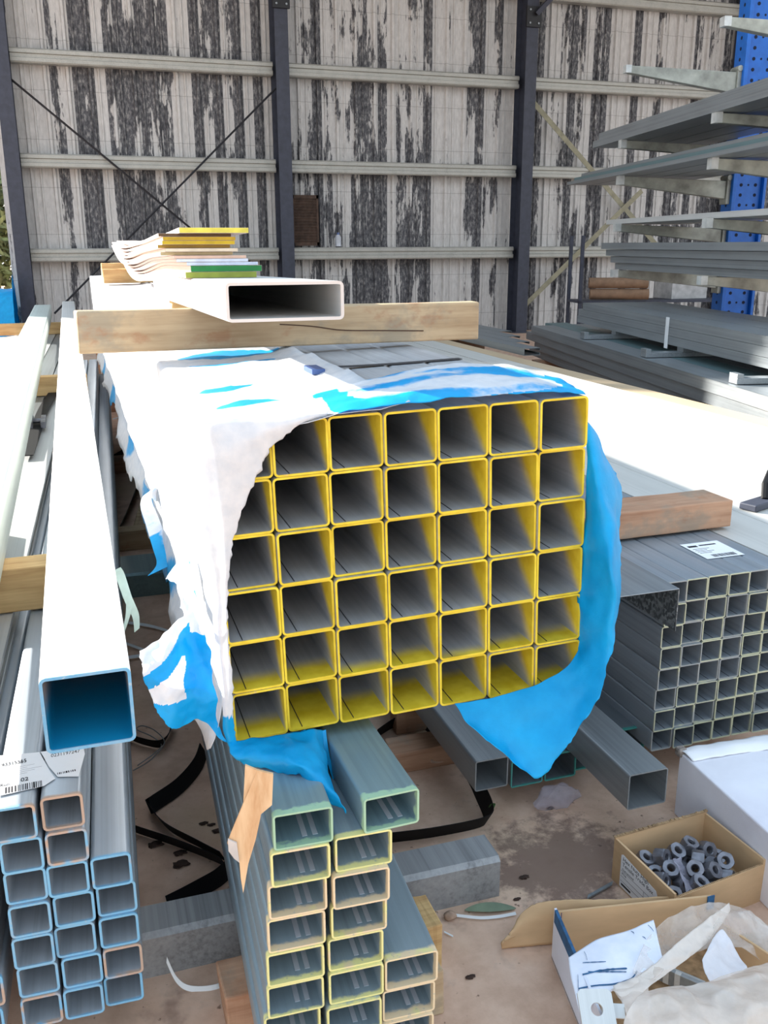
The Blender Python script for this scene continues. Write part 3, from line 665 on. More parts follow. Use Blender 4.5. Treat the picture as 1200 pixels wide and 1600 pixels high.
# small bag of fittings behind the beam
b = MB(); rows = []
for j in range(9):
    rows.append([])
    for i in range(17):
        a = 2*math.pi*i/16; v = j/8; rr_ = math.sin(math.pi*v)**0.6; p = Vector((0.19*rr_*math.cos(a), 0.12*rr_*math.sin(a), 0.14*(1-math.cos(math.pi*v))/2)); q = noise.noise_vector(p*22)*0.03; p += q; p.z = max(p.z, 0); rows[-1].append(p)
b.grid(rows)
tag(b.build('fittings_bag', simple('crinkled_clear_bag', (206, 208, 212), 0.25, 0.2, 0.3, 40), None, (0.40, 10.45, 0.67), 60), 'crinkled silvery bag of fittings seen above the beam left end', 'bag')
timber('timber_stand', 'upright timber block carrying the crinkled bag behind the beam', 'timber', 0.2, 0.62, 10.3, 10.6, 0.0, 0.67, M_TIMBERD)

# ------------------------------------------------------------------ left pile
LY = math.radians(-1.95)
lcols = [(-0.2505, 6, 'far left column'), (-0.1605, 7, 'third column from the right'), (-0.091, 7, 'second column from the right'), (-0.0215, 5, 'right-hand column')]
ppx, ppz = 0.0665, 0.0624
for ci, (cx, n, cl) in enumerate(lcols):
    for r in range(n):
        z = 0.106+r*ppz; j = rj.uniform(-0.002, 0.002)
        top = n-1-r; lab = 'topmost' if top == 0 else f'{ORD[top]} from the top'
        tube('square_tube', f'blue-edged square tube in the left bundle, {cl}, {lab}', 'steel tube', 'blue-edged tubes in the left bundle',
             (cx+j + (0.004 if r % 2 else 0), 1.40+rj.uniform(-0.006, 0.006), z), (0.0655, 0.0618, 0.0042, 0.0085, 6.2), M_LEFT, rz=LY)
# wider bundle behind on the left: broad shallow sections
for k in range(5):
    x = -0.33-0.115*k
    o = cchan(0.11, 0.055, 0.003, 0.014, 8.6).build('long_channel', M_GALV if k % 2 else M_WHITE_STEEL, None, (x, 1.75+0.1*k, 0.49), None); o.rotation_euler = (0, 0, LY)
    tag(o, ['pale lipped channel just left of the square tube bundle', 'grey lipped channel, second left of the square tube bundle', 'pale lipped channel, third left of the square tube bundle', 'grey lipped channel, fourth left of the square tube bundle', 'pale lipped channel, furthest left of the square tube bundle'][k], 'steel channel', 'lipped channels on the left')
timber('sun_block_timber', 'tall timber sleeper wall carrying the lipped channels left of the square tubes', 'timber', -0.86, -0.34, 1.45, 8.0, 0.0, 0.489, M_TIMBERD)  # out of view, added to stop low sun reaching the floor
tube('square_tube', 'unseen grey tube added on the lipped channels to shade the paper label', 'steel tube', None, (-0.43, 1.35, 0.548), (0.10, 0.10, 0.004, 0.008, 1.7), M_GALV)  # out of view, added to keep sun off the delivery label
# timber crosspieces on the bundle and the long tubes on them
timber('timber_crosspiece', 'pale pine crosspiece under the long white tube, nearest', 'timber', -0.75, -0.112, 2.245, 2.335, 0.548, 0.660, M_TIMBERP)
timber('timber_block', 'short brown block beside the pine crosspiece, under the white tube', 'timber', -0.155+0.045, 0.028, 2.20, 2.31, 0.548, 0.657, M_TIMBERD)
timber('timber_crosspiece', 'pale pine crosspiece under the two long tubes, middle', 'timber', -0.75, 0.05, 5.75, 5.84, 0.548, 0.660, M_TIMBERP)
timber('timber_crosspiece', 'pale pine crosspiece under the two long tubes, farthest', 'timber', -1.10, 0.06, 9.9, 9.99, 0.548, 0.660, M_TIMBERP)
M_WT = galv('long_white_tube_steel', (214, 212, 208), (96, 166, 206), 0.0022, rough=0.5, metal=0.2, var=0.06)
tube('square_tube', 'long white square tube in front on the left, blue inside its open end', 'steel tube', None, (-0.0315, 1.33, 0.661), (0.132, 0.125, 0.005, 0.010, 10.05), M_WT)
# blue primer inside the white tube's mouth
T = [o for o in COL.objects if o.get('label', '').startswith('long white square tube')][0]
def mat_blue_in():
    m = NT('blue_primer_inside'); tcn = m.n('TexCoord'); sp = m.n('SeparateXYZ', i_0=tcn.outputs['Object']); nz = m.noise(m.coord((20, 20, 20)), 1, 3)
    f = m.step(m.math('ADD', sp.outputs['Z'], m.math('ADD', m.math('MULTIPLY', sp.outputs['Y'], 0.25), m.math('MULTIPLY', m.math('SUBTRACT', nz, 0.5), 0.03))), 0.045, 0.105)
    col = m.mix(f, (0.0, 0.24, 0.46, 1), lin(150, 142, 142)); return m.fin(col, 0.5, 0.0)
M_BI = mat_blue_in()
inner = [(x, z+0.0052) for x, z in rrect(0.132-0.0106, 0.125-0.0106, 0.005)]
n = len(inner); b = MB(); b.add([(x*0.998, y, z) for y in (0.002, 9.9) for x, z in inner], [(k, k+n, (k+1) % n+n, (k+1) % n) for k in range(n)])
o = b.build('inside_lining', M_BI, T, None, 40)
tube('square_tube', 'long pale greenish tube at the left edge beside the white tube', 'steel tube', None, (-0.295, 0.9, 0.661), (0.170, 0.125, 0.005, 0.010, 9.9), galv('long_greenish_tube_steel', (200, 210, 204), rough=0.42, metal=0.35, var=0.08))
# crumpled cream cover on the far part of the left pile
rows = []
for j in range(24):
    rows.append([])
    for i in range(20):
        p = Vector((-1.15+0.72*i/19, 6.0+3.4*j/23, 0.575+0.05*abs(noise.noise(Vector((i*0.3, j*0.25, 2)))))); rows[-1].append(p+noise.noise_vector(p*5)*0.02)
b = MB(); b.grid(rows); tag(b.build('dust_sheet', simple('cream_sheet', (226, 208, 190), 0.7), None, None, 60, thick=0.002), 'crumpled cream dust sheet on the far left pile', 'sheet')
# black strap with a metal buckle on the left pile
t = thing('strap', 'black ratchet strap with metal buckle beside the long white tube', 'strap', (-0.2, 4.0, 0.56))
pp = [at(85, 611, 5.3), at(70, 640, 4.75), at(60, 660, 4.45), at(48, 695, 4.15), at(42, 712, 4.05)]; pp = [Vector((p.x, p.y, 0.565)) + Vector((0.2, -4.0, -0.56)) for p in [atz(85, 611, .565), atz(70, 636, .565), atz(60, 660, .565), atz(49, 690, .565), atz(41, 712, .565)]]
b = MB(); pr_ = resample(pp, 16); b.ribbon(pr_, [Vector((0.028, 0, 0))]*16, 0.004); b.build('webbing', M_BLACK, t)
b = MB(); q = pr_[8]; b.box(q.x-0.04, q.x-0.018, q.y-0.10, q.y+0.10, q.z, q.z+0.03); b.box(q.x+0.018, q.x+0.04, q.y-0.10, q.y+0.10, q.z, q.z+0.03); b.cyl((q.x-0.04, q.y, q.z+0.02), (q.x+0.04, q.y, q.z+0.02), 0.012); b.build('buckle', M_NUT, t)
# delivery label on the left bundle
def text_mesh(name, body, size, mat, parent, loc, rot, width=None):
    c = bpy.data.curves.new(name, 'FONT'); c.body = body; c.size = size; c.extrude = 0.00008
    o = bpy.data.objects.new(name, c); COL.objects.link(o)
    dg = bpy.context.evaluated_depsgraph_get(); me = bpy.data.meshes.new_from_object(o.evaluated_get(dg))
    bpy.data.objects.remove(o); me.materials.clear(); me.materials.append(mat)
    for p in me.polygons: p.material_index = 0
    if width:
        xs = [v.co.x for v in me.vertices]; k = width/(max(xs)-min(xs))
        for v in me.vertices: v.co.x *= k
    o = bpy.data.objects.new(name, me); COL.objects.link(o); o.parent = parent; o.location = loc; o.rotation_euler = rot; return o
def barcode(name, parent, x, y, w_, h_, z, seed, mat=M_INK):
    rb = random.Random(seed); b = MB(); p = 0
    while p < w_:
        k = rb.choice((0.0012, 0.0018, 0.003)); b.box(x+p, x+min(p+k, w_), y, y+h_, z, z+0.0001); p += k+rb.choice((0.001, 0.0016, 0.0022))
    return b.build(name, mat, parent)
LZ = 0.106+7*ppz+0.0012
t = thing('paper_label', 'torn white paper delivery label with barcode lying on the left bundle', 'label', (-0.185, 1.432, LZ), math.radians(3))
b = MB(); b.slab([(0, 0), (0.07, 0.004), (0.088, 0.02), (0.08, 0.05), (0.066, 0.118), (0.0, 0.132)], 0, 0.0005); b.build('left_sheet', M_PAPER, t)
b = MB(); b.slab([(0.092, 0.024), (0.125, 0.012), (0.140, 0.082), (0.139, 0.106), (0.068, 0.118), (0.08, 0.06)], 0.0003, 0.0009); b.build('right_sheet', M_PAPER, t)
text_mesh('number', '93315565', 0.017, M_INK, t, (0.004, 0.090, 0.0012), (0, 0, math.radians(2)), 0.040)
text_mesh('number', '0231197247', 0.016, M_INK, t, (0.084, 0.092, 0.001), (0, 0, math.radians(-2)), 0.048)
text_mesh('run_text', 'Run:', 0.014, M_INK, t, (0.002, 0.026, 0.0012), (0, 0, math.radians(1)), 0.016)
text_mesh('run_text', '02', 0.016, M_INK, t, (0.034, 0.030, 0.0012), (0, 0, 0), 0.012)
barcode('barcode', t, 0.010, 0.003, 0.058, 0.019, 0.0006, 5); barcode('barcode', t, 0.092, 0.030, 0.030, 0.006, 0.001, 8)
b = MB()
for k in range(5): b.box(0.004, 0.045+0.012*(k % 3), 0.056+k*0.006, 0.0566+k*0.006, 0.0005, 0.0006)
b.build('small_print', simple('grey_ink', (150, 150, 160), 0.7), t)

# ------------------------------------------------------------------ rectangular bundle under the wrapped one
def rect_tube(lab, x, z, y=1.165, mat=None, L=5.6, rzd=-2.6):
    return tube('rectangular_tube', lab, 'steel tube', 'lime-edged rectangular tubes', (x, y, z), (0.0905, 0.0608, 0.0032, 0.006, L), mat or M_RECT, rz=math.radians(rzd), streak=0.06)
RP = 0.0612
for r in range(8):          # left column, top first
    z = 0.594-RP*(r+1)
    rect_tube(f'lime-edged rectangular tube, left column of the middle stack, {"topmost" if r == 0 else ORD[r]+" from the top"}', 0.256-0.0042*r+rj.uniform(-.002, .002), z, 1.165+rj.uniform(-0.006, 0.006), M_RECTG if r == 0 else M_RECT)
for r in range(7):
    z = 0.594-RP*(r+2)
    rect_tube(f'lime-edged rectangular tube, second column of the middle stack, {"topmost" if r == 0 else ORD[r]+" from the top"}', 0.3495-0.0038*r+rj.uniform(-.002, .002), z, 1.160+rj.uniform(-0.006, 0.006))
rect_tube('green-banded rectangular tube lying on top of the middle stack, offset to the right', 0.3965, 0.594-RP, 1.163, M_RECTG, 0.62, 1.6)
for r in range(3):
    z = 0.594-RP*(r+6)
    rect_tube(f'lime-edged rectangular tube, low right column of the middle stack, {["topmost", "second from the top", "lowest"][r]}', 0.424-0.004*r+rj.uniform(-.001, .001)+0.006, z, 1.158+rj.uniform(-0.004, 0.004))
# timbers it rests on
timber('timber_block', 'pale timber block under the right front of the middle stack', 'timber', 0.40, 0.545, 1.30, 1.40, 0.0, 0.102, M_TIMBER)
timber('timber_block', 'upper pale timber block just behind, at the right of the middle stack', 'timber', 0.505, 0.59, 1.405, 1.50, 0.0, 0.108, M_TIMBERP)
timber('timber_block', 'dark timber block under the left front of the middle stack', 'timber', 0.150, 0.30, 1.36, 1.46, 0.0, 0.102, M_TIMBERD)
timber('timber_bearer', 'timber bearer under the far end of the middle stack', 'timber', 0.30, 0.78, 5.2, 5.3, 0.0, 0.102, M_TIMBERD)
# splintered board stuck between stack and flap
spl = thing('plywood_scrap', 'torn pale plywood splinter hanging beside the middle stack below the blue flap', 'wood scrap', (0, 0, 0))
def plate(pts, nrm, t):
    v = [Vector(p) for p in pts]; nrm = Vector(nrm).normalized()*t; n = len(v); b = MB()
    b.add([p for p in v]+[p+nrm for p in v], [tuple(range(n)), tuple(range(2*n-1, n-1, -1))]+[(i, (i+1) % n, (i+1) % n+n, i+n) for i in range(n)]); return b
YS = 1.17
plate(pix((383, 1196, YS+.03), (402, 1204, YS+.02), (427, 1210, YS), (425, 1258, YS-.005), (408, 1272, YS), (400, 1310, YS), (388, 1350, YS), (380, 1396, YS), (376, 1372, YS+.004), (374, 1345, YS+.004), (355, 1318, YS+.01), (362, 1300, YS+.01), (380, 1258, YS+.02)), (0.2, 1, 0.1), 0.004).build('board', mat_wood('splintered_ply', (238, 208, 168), (196, 150, 108), 'z'), spl)
plate(pix((356, 1312, YS+.006), (370, 1318, YS+.003), (374, 1348, YS), (366, 1342, YS+.003), (357, 1330, YS+.006)), (0.2, 1, 0.1), 0.003).build('frayed_edge', simple('frayed_fibre', (196, 190, 186), 0.9), spl)

# ------------------------------------------------------------------ steel bearers on the floor
def zbear(name, lab, x0, x1, y, z0, hh, dep, mat, rz=0):
    prof = [(0.0, 0.0), (0.003, 0.0), (0.003, hh-0.012), (0.012, hh-0.003), (dep, hh-0.003), (dep, hh-0.02), (dep+0.003, hh-0.02), (dep+0.003, hh), (0.010, hh), (0.0, hh-0.010)]
    n = len(prof); b = MB(); v = [(xx, yy, zz) for xx in (0, x1-x0) for yy, zz in prof]
    f = [(i, (i+1) % n, (i+1) % n+n, i+n) for i in range(n)]
    for q in (0, n): f += [tuple(q+k for k in a) for a in ((0, 1, 2, 9), (2, 3, 8, 9), (3, 4, 7, 8), (4, 5, 6, 7))]
    b.add(v, f); o = b.build(name, mat, None, (x0, y, z0)); o.rotation_euler = (0, 0, rz); return tag(o, lab, 'steel bearer', None)
M_BEAR = galv('floor_bearer_steel', (150, 152, 154), rough=0.5, metal=0.3, var=0.3)
zbear('steel_bearer', 'folded galvanised steel bearer on the floor running under the middle stack', -0.05, 0.787, 1.57, 0.0, 0.100, 0.085, M_BEAR, math.radians(-0.3))
zbear('steel_bearer', 'pale steel bearer on the floor in the gap left of the wrapped bundle', -0.25, 0.95, 3.70, 0.0, 0.104, 0.24, M_GALV_TEAL)
timber('timber_bearer', 'dark timber bearer behind the pale steel bearer in the left gap', 'timber', -0.30, 0.9, 4.33, 4.42, 0.0, 0.10, M_TIMBER)
timber('timber_bearer', 'timber bearer further back in the left gap', 'timber', 0.05, 0.85, 5.95, 6.05, 0.0, 0.10, M_TIMBERD)
timber('timber_plank', 'loose timber plank lying lengthwise in the left gap behind the bearers', 'timber', 0.26, 0.36, 4.5, 5.6, 0.0, 0.06, M_TIMBER, math.radians(-8))
timber('timber_bearer', 'brown timber bearer at the far end of the left gap', 'timber', 0.05, 0.75, 8.30, 8.40, 0.0, 0.26, M_TIMBERD)
zbear('steel_bearer', 'greenish steel channel on the far brown bearer in the left gap', 0.05, 0.75, 8.29, 0.262, 0.05, 0.2, M_GALV_TEAL)
# white thin ties in the gap
for pts, lab in [(((200, 973), (235, 978), (275, 990)), 'thin white plastic tie on the floor of the left gap, upper'), (((190, 1003), (215, 1012), (262, 1030)), 'thin white plastic tie on the floor of the left gap, middle'), (((196, 1028), (225, 1024), (290, 1018)), 'thin white plastic tie on the floor of the left gap, lower'),
                 (((176, 612), (190, 609), (210, 612)), 'thin white tie far back in the left gap, upper'), (((176, 655), (190, 652), (208, 656)), 'thin white tie far back in the left gap, lower')]:
    p3 = resample([atz(x, y, 0.012) for x, y in pts], 8); b = MB(); b.ribbon(p3, [Vector((0, 0.008 if lab[-5:] != 'upper' else 0.009, 0.002))]*8, 0.002); tag(b.build('plastic_tie', M_RIBBON), lab, 'strap', 'white ties in the left gap')
b = MB(); p3 = resample([atz(268, 1462, 0.035), atz(276, 1488, 0.012), atz(300, 1498, 0.008), (0.14, 1.50, 0.008), atz(372, 1497, 0.008)], 24)
p3 = resample([Vector((0.06, 1.545, 0.055)), Vector((0.075, 1.525, 0.02)), Vector((0.10, 1.51, 0.005)), Vector((0.15, 1.50, 0.004)), Vector((0.20, 1.52, 0.004))], 24)
b.ribbon(p3, [Vector((0.001, 0.002, 0.005))]*24, 0.0014); tag(b.build('plastic_tie', M_RIBBON), 'bent white plastic tie lying in front of the floor bearer', 'strap')
# pale torn tape by the white tube
b = MB(); p3 = resample(pix((181, 890, 1.9), (188, 900, 1.9), (200, 935, 1.88), (212, 962, 1.87), (214, 985, 1.86)), 16); b.ribbon(p3, [Vector((0.010-0.0003*i, 0.0, 0.004)) for i in range(16)], 0.001)
p4 = resample(pix((203, 940, 1.88), (200, 962, 1.87), (192, 990, 1.86)), 10); b.ribbon(p4, [Vector((0.008-0.0005*i, 0, 0.003)) for i in range(10)], 0.001)
tag(b.build('torn_tape', simple('pale_green_tape', (190, 214, 206), 0.5)), 'torn pale green tape hanging beside the long white tube', 'tape')
# black straps on the floor
def strap(lab, pts, hw, name='packing_strap', n=40, t=0.0016):
    p = resample(pts, n); b = MB(); wv = []
    for i in range(n):
        d = (p[min(i+1, n-1)]-p[max(i-1, 0)]).normalized(); sd_ = Vector((d.y, -d.x, 0)).normalized(); wv.append((sd_*0.45+Vector((0, 0, 1))*0.9).normalized()*hw)
    b.ribbon(p, wv, t); o = b.build(name, M_BLACK, None, None, 40); return tag(o, lab, 'strap', None)
def fl(*L, z=0.022): return [atz(x, y, z) for x, y in L]
strap('black packing strap folded in a V on the floor of the left gap', fl((318, 1170), (308, 1196), (280, 1228), (240, 1256), (236, 1262), (262, 1292), (310, 1318), (348, 1338)), 0.021)
strap('black packing strap running from the left bundle towards the middle stack', fl((180, 1282), (214, 1296), (262, 1312), (310, 1330), (346, 1346), (355, 1356)), 0.021)
strap('short black packing strap turning back under the middle stack', fl((356, 1358), (340, 1372), (312, 1388), (286, 1402), (262, 1414)), 0.020)
strap('short black strap end by the wire on the left', fl((196, 1148), (222, 1158), (250, 1162), (264, 1146), (270, 1130)), 0.018)
strap('black strap curving far back in the left gap', fl((184, 830), (198, 800), (212, 765), (221, 735), (224, 700)), 0.035)
strap('black strap crossing far back in the left gap', fl((170, 720), (190, 708), (210, 692), (225, 680)), 0.035)
strap('black packing strap on the floor right of the middle stack', fl((600, 1310), (680, 1300), (755, 1284), (763, 1268), (752, 1240), (735, 1205), (705, 1160), (668, 1128)), 0.024)
strap('black strap under the front corner of the wrapped bundle', fl((585, 1150), (605, 1136), (630, 1122), (650, 1112)), 0.03)
# wire
b = MB(); b.path(resample([atz(208, 1204, .01), atz(232, 1190, .012), atz(252, 1170, .03), atz(256, 1156, .04), atz(240, 1140, .03), atz(222, 1134, .02), atz(214, 1140, .012), atz(236, 1150, .02), atz(252, 1164, .02), atz(240, 1178, .012), atz(215, 1196, .008)], 60), 0.0016, 5)
tag(b.build('wire_coil', M_GALV, None, None, 60), 'loose loop of thin galvanised wire on the floor left', 'wire')

# ------------------------------------------------------------------ loose tubes on the right floor
timber('timber_bearer', 'dark bearer under the loose tubes right of the middle stack', 'timber', 0.72, 1.44, 2.10, 2.19, 0.0, 0.064, M_TIMBERD)
timber('timber_bearer', 'dark bearer under the far end of the loose tubes on the right', 'timber', 0.72, 1.44, 4.8, 4.9, 0.0, 0.064, M_TIMBERD)
tube('square_tube', 'grey square tube, leftmost of the loose tubes below the hanging blue flap', 'steel tube', 'loose tubes on the right', (0.872, 1.80, 0.112), (0.088, 0.083, 0.003, 0.006, 4.2), M_GALV)
timber('timber_packer', 'packer under the leftmost loose tube', 'timber', 0.80, 0.93, 2.3, 2.38, 0.0, 0.1105, M_TIMBERD)
timber('timber_packer', 'rear packer under the leftmost loose tube', 'timber', 0.80, 0.93, 5.2, 5.28, 0.0, 0.1105, M_TIMBERD)
for k, (x, y, z) in enumerate(((0.996, 1.85, 0.066), (1.092, 1.85, 0.066), (1.187, 1.87, 0.066), (1.332, 1.90, 0.066))):
    tube('square_tube', ['teal-ended tube touching the leftmost loose tube', 'teal-ended tube, middle of three below the blue flap', 'teal-ended tube partly behind the protruding grey tube', 'teal-ended tube right of the protruding grey tube'][k], 'steel tube', 'teal-ended tubes', (x, y, z), (0.0905, 0.0755, 0.0035, 0.006, 4.2), M_TEAL)
tube('square_tube', 'long grey tube sticking out towards the white carton', 'steel tube', 'loose tubes on the right', (1.163, 1.577, 0.1418), (0.104, 0.092, 0.003, 0.006, 4.2), M_GALV)

# ------------------------------------------------------------------ small square tube bundle on the right
SX0, SZ0, SPX, SPZ = 1.350, 0.105, 0.0637, 0.0598
for c in range(6):
    for r in range(8):
        x = SX0+SPX*(c+0.5)+(0.002 if r > 5 else 0)+rj.uniform(-.0012, .0012); top = 7-r
        tube('square_tube', f'small tube in the right bundle, {ORD[c]} column from left, {"topmost" if top == 0 else ("lowest" if r == 0 else ORD[top]+" from the top")}', 'steel tube', 'small tubes in the right bundle',
             (x, 1.83+rj.uniform(-0.005, 0.005), SZ0+SPZ*r), (0.0628, 0.0592, 0.0026, 0.005, 7.2), M_SMALL, seam=0.1)
for k, y in enumerate((2.25, 6.0)):
    timber('timber_bearer', ['dark bearer under the front of the small tube bundle', 'dark bearer under the rear of the small tube bundle'][k], 'timber', 1.33, 3.3, y, y+0.09, 0.0, SZ0-0.001, M_DARK)
STOP = SZ0+8*SPZ
# folded flashing lying along the left edge of the bundle
t = thing('folded_flashing', 'folded galvanised flashing along the left top edge of the right bundle', 'flashing', (0, 0, 0))
b = MB(); b.box(1.175, 1.347, 1.77, 4.2, 0.588, 0.5905); b.build('top_flange', M_GALV, t, None, None, 0.001)
b = MB(); b.hexa([(1.3445, 1.77, 0.478), (1.347, 1.77, 0.478), (1.347, 4.2, 0.478), (1.3445, 4.2, 0.478), (1.3445, 1.77, 0.588), (1.347, 1.77, 0.588), (1.347, 4.2, 0.588), (1.3445, 4.2, 0.588)])
def mat_spangle():
    m = NT('spangled_zinc'); v = m.n('TexVoronoi'); v.inputs['Scale'].default_value = 120; m.set(v.inputs['Vector'], m.coord())
    g = m.math('MULTIPLY', m.n('SeparateXYZ', i_0=v.outputs['Color']).outputs[0], m.noise(m.coord((50, 50, 50)), 1, 4, 0.7))
    return m.fin(m.ramp(g, (0.15, lin(92, 96, 98)), (0.5, lin(160, 166, 168))), 0.35, 0.5)
b.build('hanging_web', mat_spangle(), t)
timber('timber_bearer', 'brown timber bearer across the small tube bundle beside the blue flap', 'timber', 1.05, 1.805, 2.15, 2.285, 0.591, 0.672, M_TIMBERD, math.radians(1.0))
# label on the bundle
t = thing('paper_label', 'white barcode label stuck on top of the right-hand small tube bundle', 'label', (1.560, 1.945, STOP+0.0012), math.radians(0))
b = MB(); b.slab([(0, 0), (0.121, 0.0), (0.128, 0.128), (0.004, 0.128)], 0, 0.0004); b.build('label_sheet', M_PAPER, t)
barcode('barcode', t, 0.030, 0.008, 0.075, 0.020, 0.0005, 21)
b = MB(); b.box(0.012, 0.012+0.03, 0.095, 0.108, 0.0004, 0.0006); b.box(0.05, 0.105, 0.10, 0.108, 0.0004, 0.0006)
for k in range(4): b.box(0.012, 0.05+0.015*(k % 2), 0.045+k*0.011, 0.0475+k*0.011, 0.0004, 0.0006)
b.build('printed_lines', M_INK, t)

# long bundles running back to the right of it, tops in the sun
M_PUR = galv('bright_purlin_steel', (206, 204, 198), rough=0.48, metal=0.25, var=0.08)
def purlin(lab, x, y, z, w_, h_, L, mat, rz=0, group='long purlins on the right'):
    o = cchan(w_, h_, 0.003, min(0.02, h_*0.35), L).build('steel_purlin', mat, None, (x, y, z)); o.rotation_euler = (0, 0, rz)
    return tag(o, lab, 'steel purlin', group)
xx = 1.742
for k in range(6):
    w_ = 0.205
    purlin(f'broad sunlit purlin beside the small tube bundle, {ORD[k]} from the bundle', xx, 1.86+0.02*(k % 3), 0.4805, w_, 0.1, 10.5-0.05*(k % 2), M_PUR); xx += w_+0.002 + (0.012 if k in (1, 4) else 0)
for k in range(4): timber('timber_bearer', f'tall bearer under the broad sunlit purlins, {ORD[k]} from the front', 'timber', 1.76, 3.05, 2.7+2.1*k, 2.8+2.1*k, 0.0, 0.479, M_TIMBERD)
M_DUSTY = galv('dusty_tan_purlin_steel', (206, 182, 150), rough=0.6, metal=0.12, var=0.1)
for k in range(3):
    purlin(['pale narrow purlin right of the broad ones', 'dusty tan purlin, nearer of two', 'dusty tan purlin, farther of two', 'pale greenish purlin beyond the dusty ones', 'grey purlin beyond the pale greenish one'][k], xx+0.03, 2.4+0.3*k, 0.43, 0.15, 0.06, 10.5-0.45*k, [M_PUR, M_DUSTY, M_DUSTY, M_PUR, M_GALV][k], 0); xx += 0.155
for k in range(3): timber('timber_bearer', f'bearer under the narrower purlins on the right, {ORD[k]} from the front', 'timber', 3.05, 3.52, 3.0+2.6*k, 3.1+2.6*k, 0.0, 0.429, M_TIMBERD)

for k in range(4):
    purlin(f'far purlin near the wall foot beyond the narrow ones, {ORD[k]} from the left', 3.56+0.155*k, 7.0+0.5*k, 0.50, 0.15, 0.06, 5.6-0.5*k, M_GALV, 0)
for k in range(2): timber('timber_bearer', ['bearer under the far purlins, nearer', 'bearer under the far purlins, farther'][k], 'timber', 3.54, 4.2, 9.2+2*k, 9.3+2*k, 0.0, 0.499, M_TIMBERD)
# ------------------------------------------------------------------ cantilever rack and the skewed packs under it
RA = math.radians(11.2); RD = Vector((math.sin(RA), math.cos(RA), 0)); RP_ = Vector((math.cos(RA), -math.sin(RA), 0))
def rk(o_, s_, q, z=0.0):      # s along the rack, q across (to the right)
    return o_ + RD*s_ + RP_*q + Vector((0, 0, z))
RO = Vector((6.32, 8.05, 0))
rack = thing('cantilever_rack', 'blue cantilever storage rack with grey tapered arms at the right', 'rack', (RO.x, RO.y, 0), -RA)
tips = [((1004, 102), (1004, 113), (1175, 113), (1175, 146)), ((995, 219), (995, 231), (1172, 229), (1168, 246)), ((991, 275), (991, 288), (1165, 283), (1160, 311)), ((987, 350), (987, 361), (1160, 357), (1160, 379)), ((981, 422), (981, 432), (1152, 425), (1152, 450))]
def loc_r(p): q = p-RO; return Vector((q.dot(RP_), q.dot(RD), q.z))
armz = []
for (s0, nm) in ((0.0, 'far'), (-1.95, 'near')):
    b = MB(); holes = MB()
    b.box(0.02, 0.30, s0+0.02, s0+0.14, 0.02, 5.4); b.box(-0.02, 0.02, s0-0.03, s0+0.19, 0.0, 5.4); b.box(0.30, 0.33, s0-0.03, s0+0.19, 0.0, 5.4)
    up_ = b.build('upright', M_RACKB, rack, None, None, 0.004)
    for k in range(54):
        z = 0.15+k*0.095
        for yy_ in (s0+0.02,):
            for xq in (0.09, 0.24): holes.cyl((xq, yy_-0.002, z), (xq, yy_+0.004, z), 0.017, 8)
        if k % 2: holes.cyl((0.165, s0+0.018, z), (0.165, s0+0.024, z), 0.011, 6)
        holes.cyl((-0.022, s0+0.08, z), (-0.016, s0+0.08, z), 0.017, 8)
    holes.build('slot_holes', simple('rack_hole_dark', (10, 24, 52), 0.8), up_)
    b = MB(); b.box(-1.15, 0.4, s0-0.02, s0+0.16, 0.0, 0.12); b.build('foot_beam', M_RACKB, rack, None, None, 0.004)
    for k, (a, c, d, e) in enumerate(tips):
        Yt, Yb = 8.28, 8.06
        if s0 == 0.0:
            zt, zb, yt, yb = at(*a, Yt).z, at(*c, Yt).z, at(*d, Yb).z, at(*e, Yb).z; armz.append((zt, zb, yt, yb))
        zt, zb, yt, yb = armz[k]; x0, x1 = -1.16, -0.06
        if s0 != 0 and k == 0: zt += 0.0
        b = MB(); b.hexa([(x0, s0+0.045, zb), (x1, s0+0.03, yb), (x1, s0+0.13, yb), (x0, s0+0.115, zb), (x0, s0+0.045, zt), (x1, s0+0.03, yt), (x1, s0+0.13, yt), (x0, s0+0.115, zt)])
        arm = b.build('arm', M_ARM, rack, None, None, 0.004)
        b = MB(); b.box(x0-0.006, x0+0.05, s0+0.04, s0+0.12, zb-0.003, zt+0.004); b.build('end_cap', simple('arm_cap_zinc', (205, 208, 206), 0.45, 0.3), arm)
        b = MB(); b.box(x1, x1+0.04, s0+0.01, s0+0.15, yb-0.05, yt+0.05); b.cyl((x1+0.02, s0+0.0, yt+0.03), (x1+0.02, s0+0.16, yt+0.03), 0.028, 10); b.build('hook_plate', M_ARM, arm, None, None, 0.003)
# bundles on the arms
def rprof(lab, s_, q, z, w_, h_, L, mat, name='steel_purlin', group='profiles on the rack arms'):
    p = rk(RO, s_, q, z); o = cchan(w_, h_, 0.003, min(0.02, h_*0.35), L).build(name, mat, None, p); o.rotation_euler = (0, 0, -RA); return tag(o, lab, 'steel purlin', group)
lv = ['top loaded arm', 'second loaded arm', 'third loaded arm', 'lowest arm']
place = ['outermost', 'second', 'third', 'innermost']
def top_at(k, q):
    zt, zb, yt, yb = armz[k]; f = (q+1.16)/1.10; return zt+(yt-zt)*f
for c in range(4):      # second arm level: two layers of lipped channels
    q = -1.17+0.27*c
    for l in range(2): rprof(f'lipped channel on the top loaded rack arm, {["lower", "upper"][l]} layer, {place[c]} row', -3.2, q+0.02*l, max(armz[1][0], armz[1][2])+0.004+0.066*l, 0.25, 0.064, 4.05-0.12*l, M_GALV)
for c in range(4):
    q = -1.20+0.27*c
    for l in range(3): rprof(f'thin channel on the second loaded rack arm, layer {ORD[l]} from below, {place[c]} row', -3.2, q+0.03*l, max(armz[2][0], armz[2][2])+0.004+0.034*l, 0.25, 0.032, 4.75-0.15*l, M_GALV_TEAL if l == 1 else M_GALV)
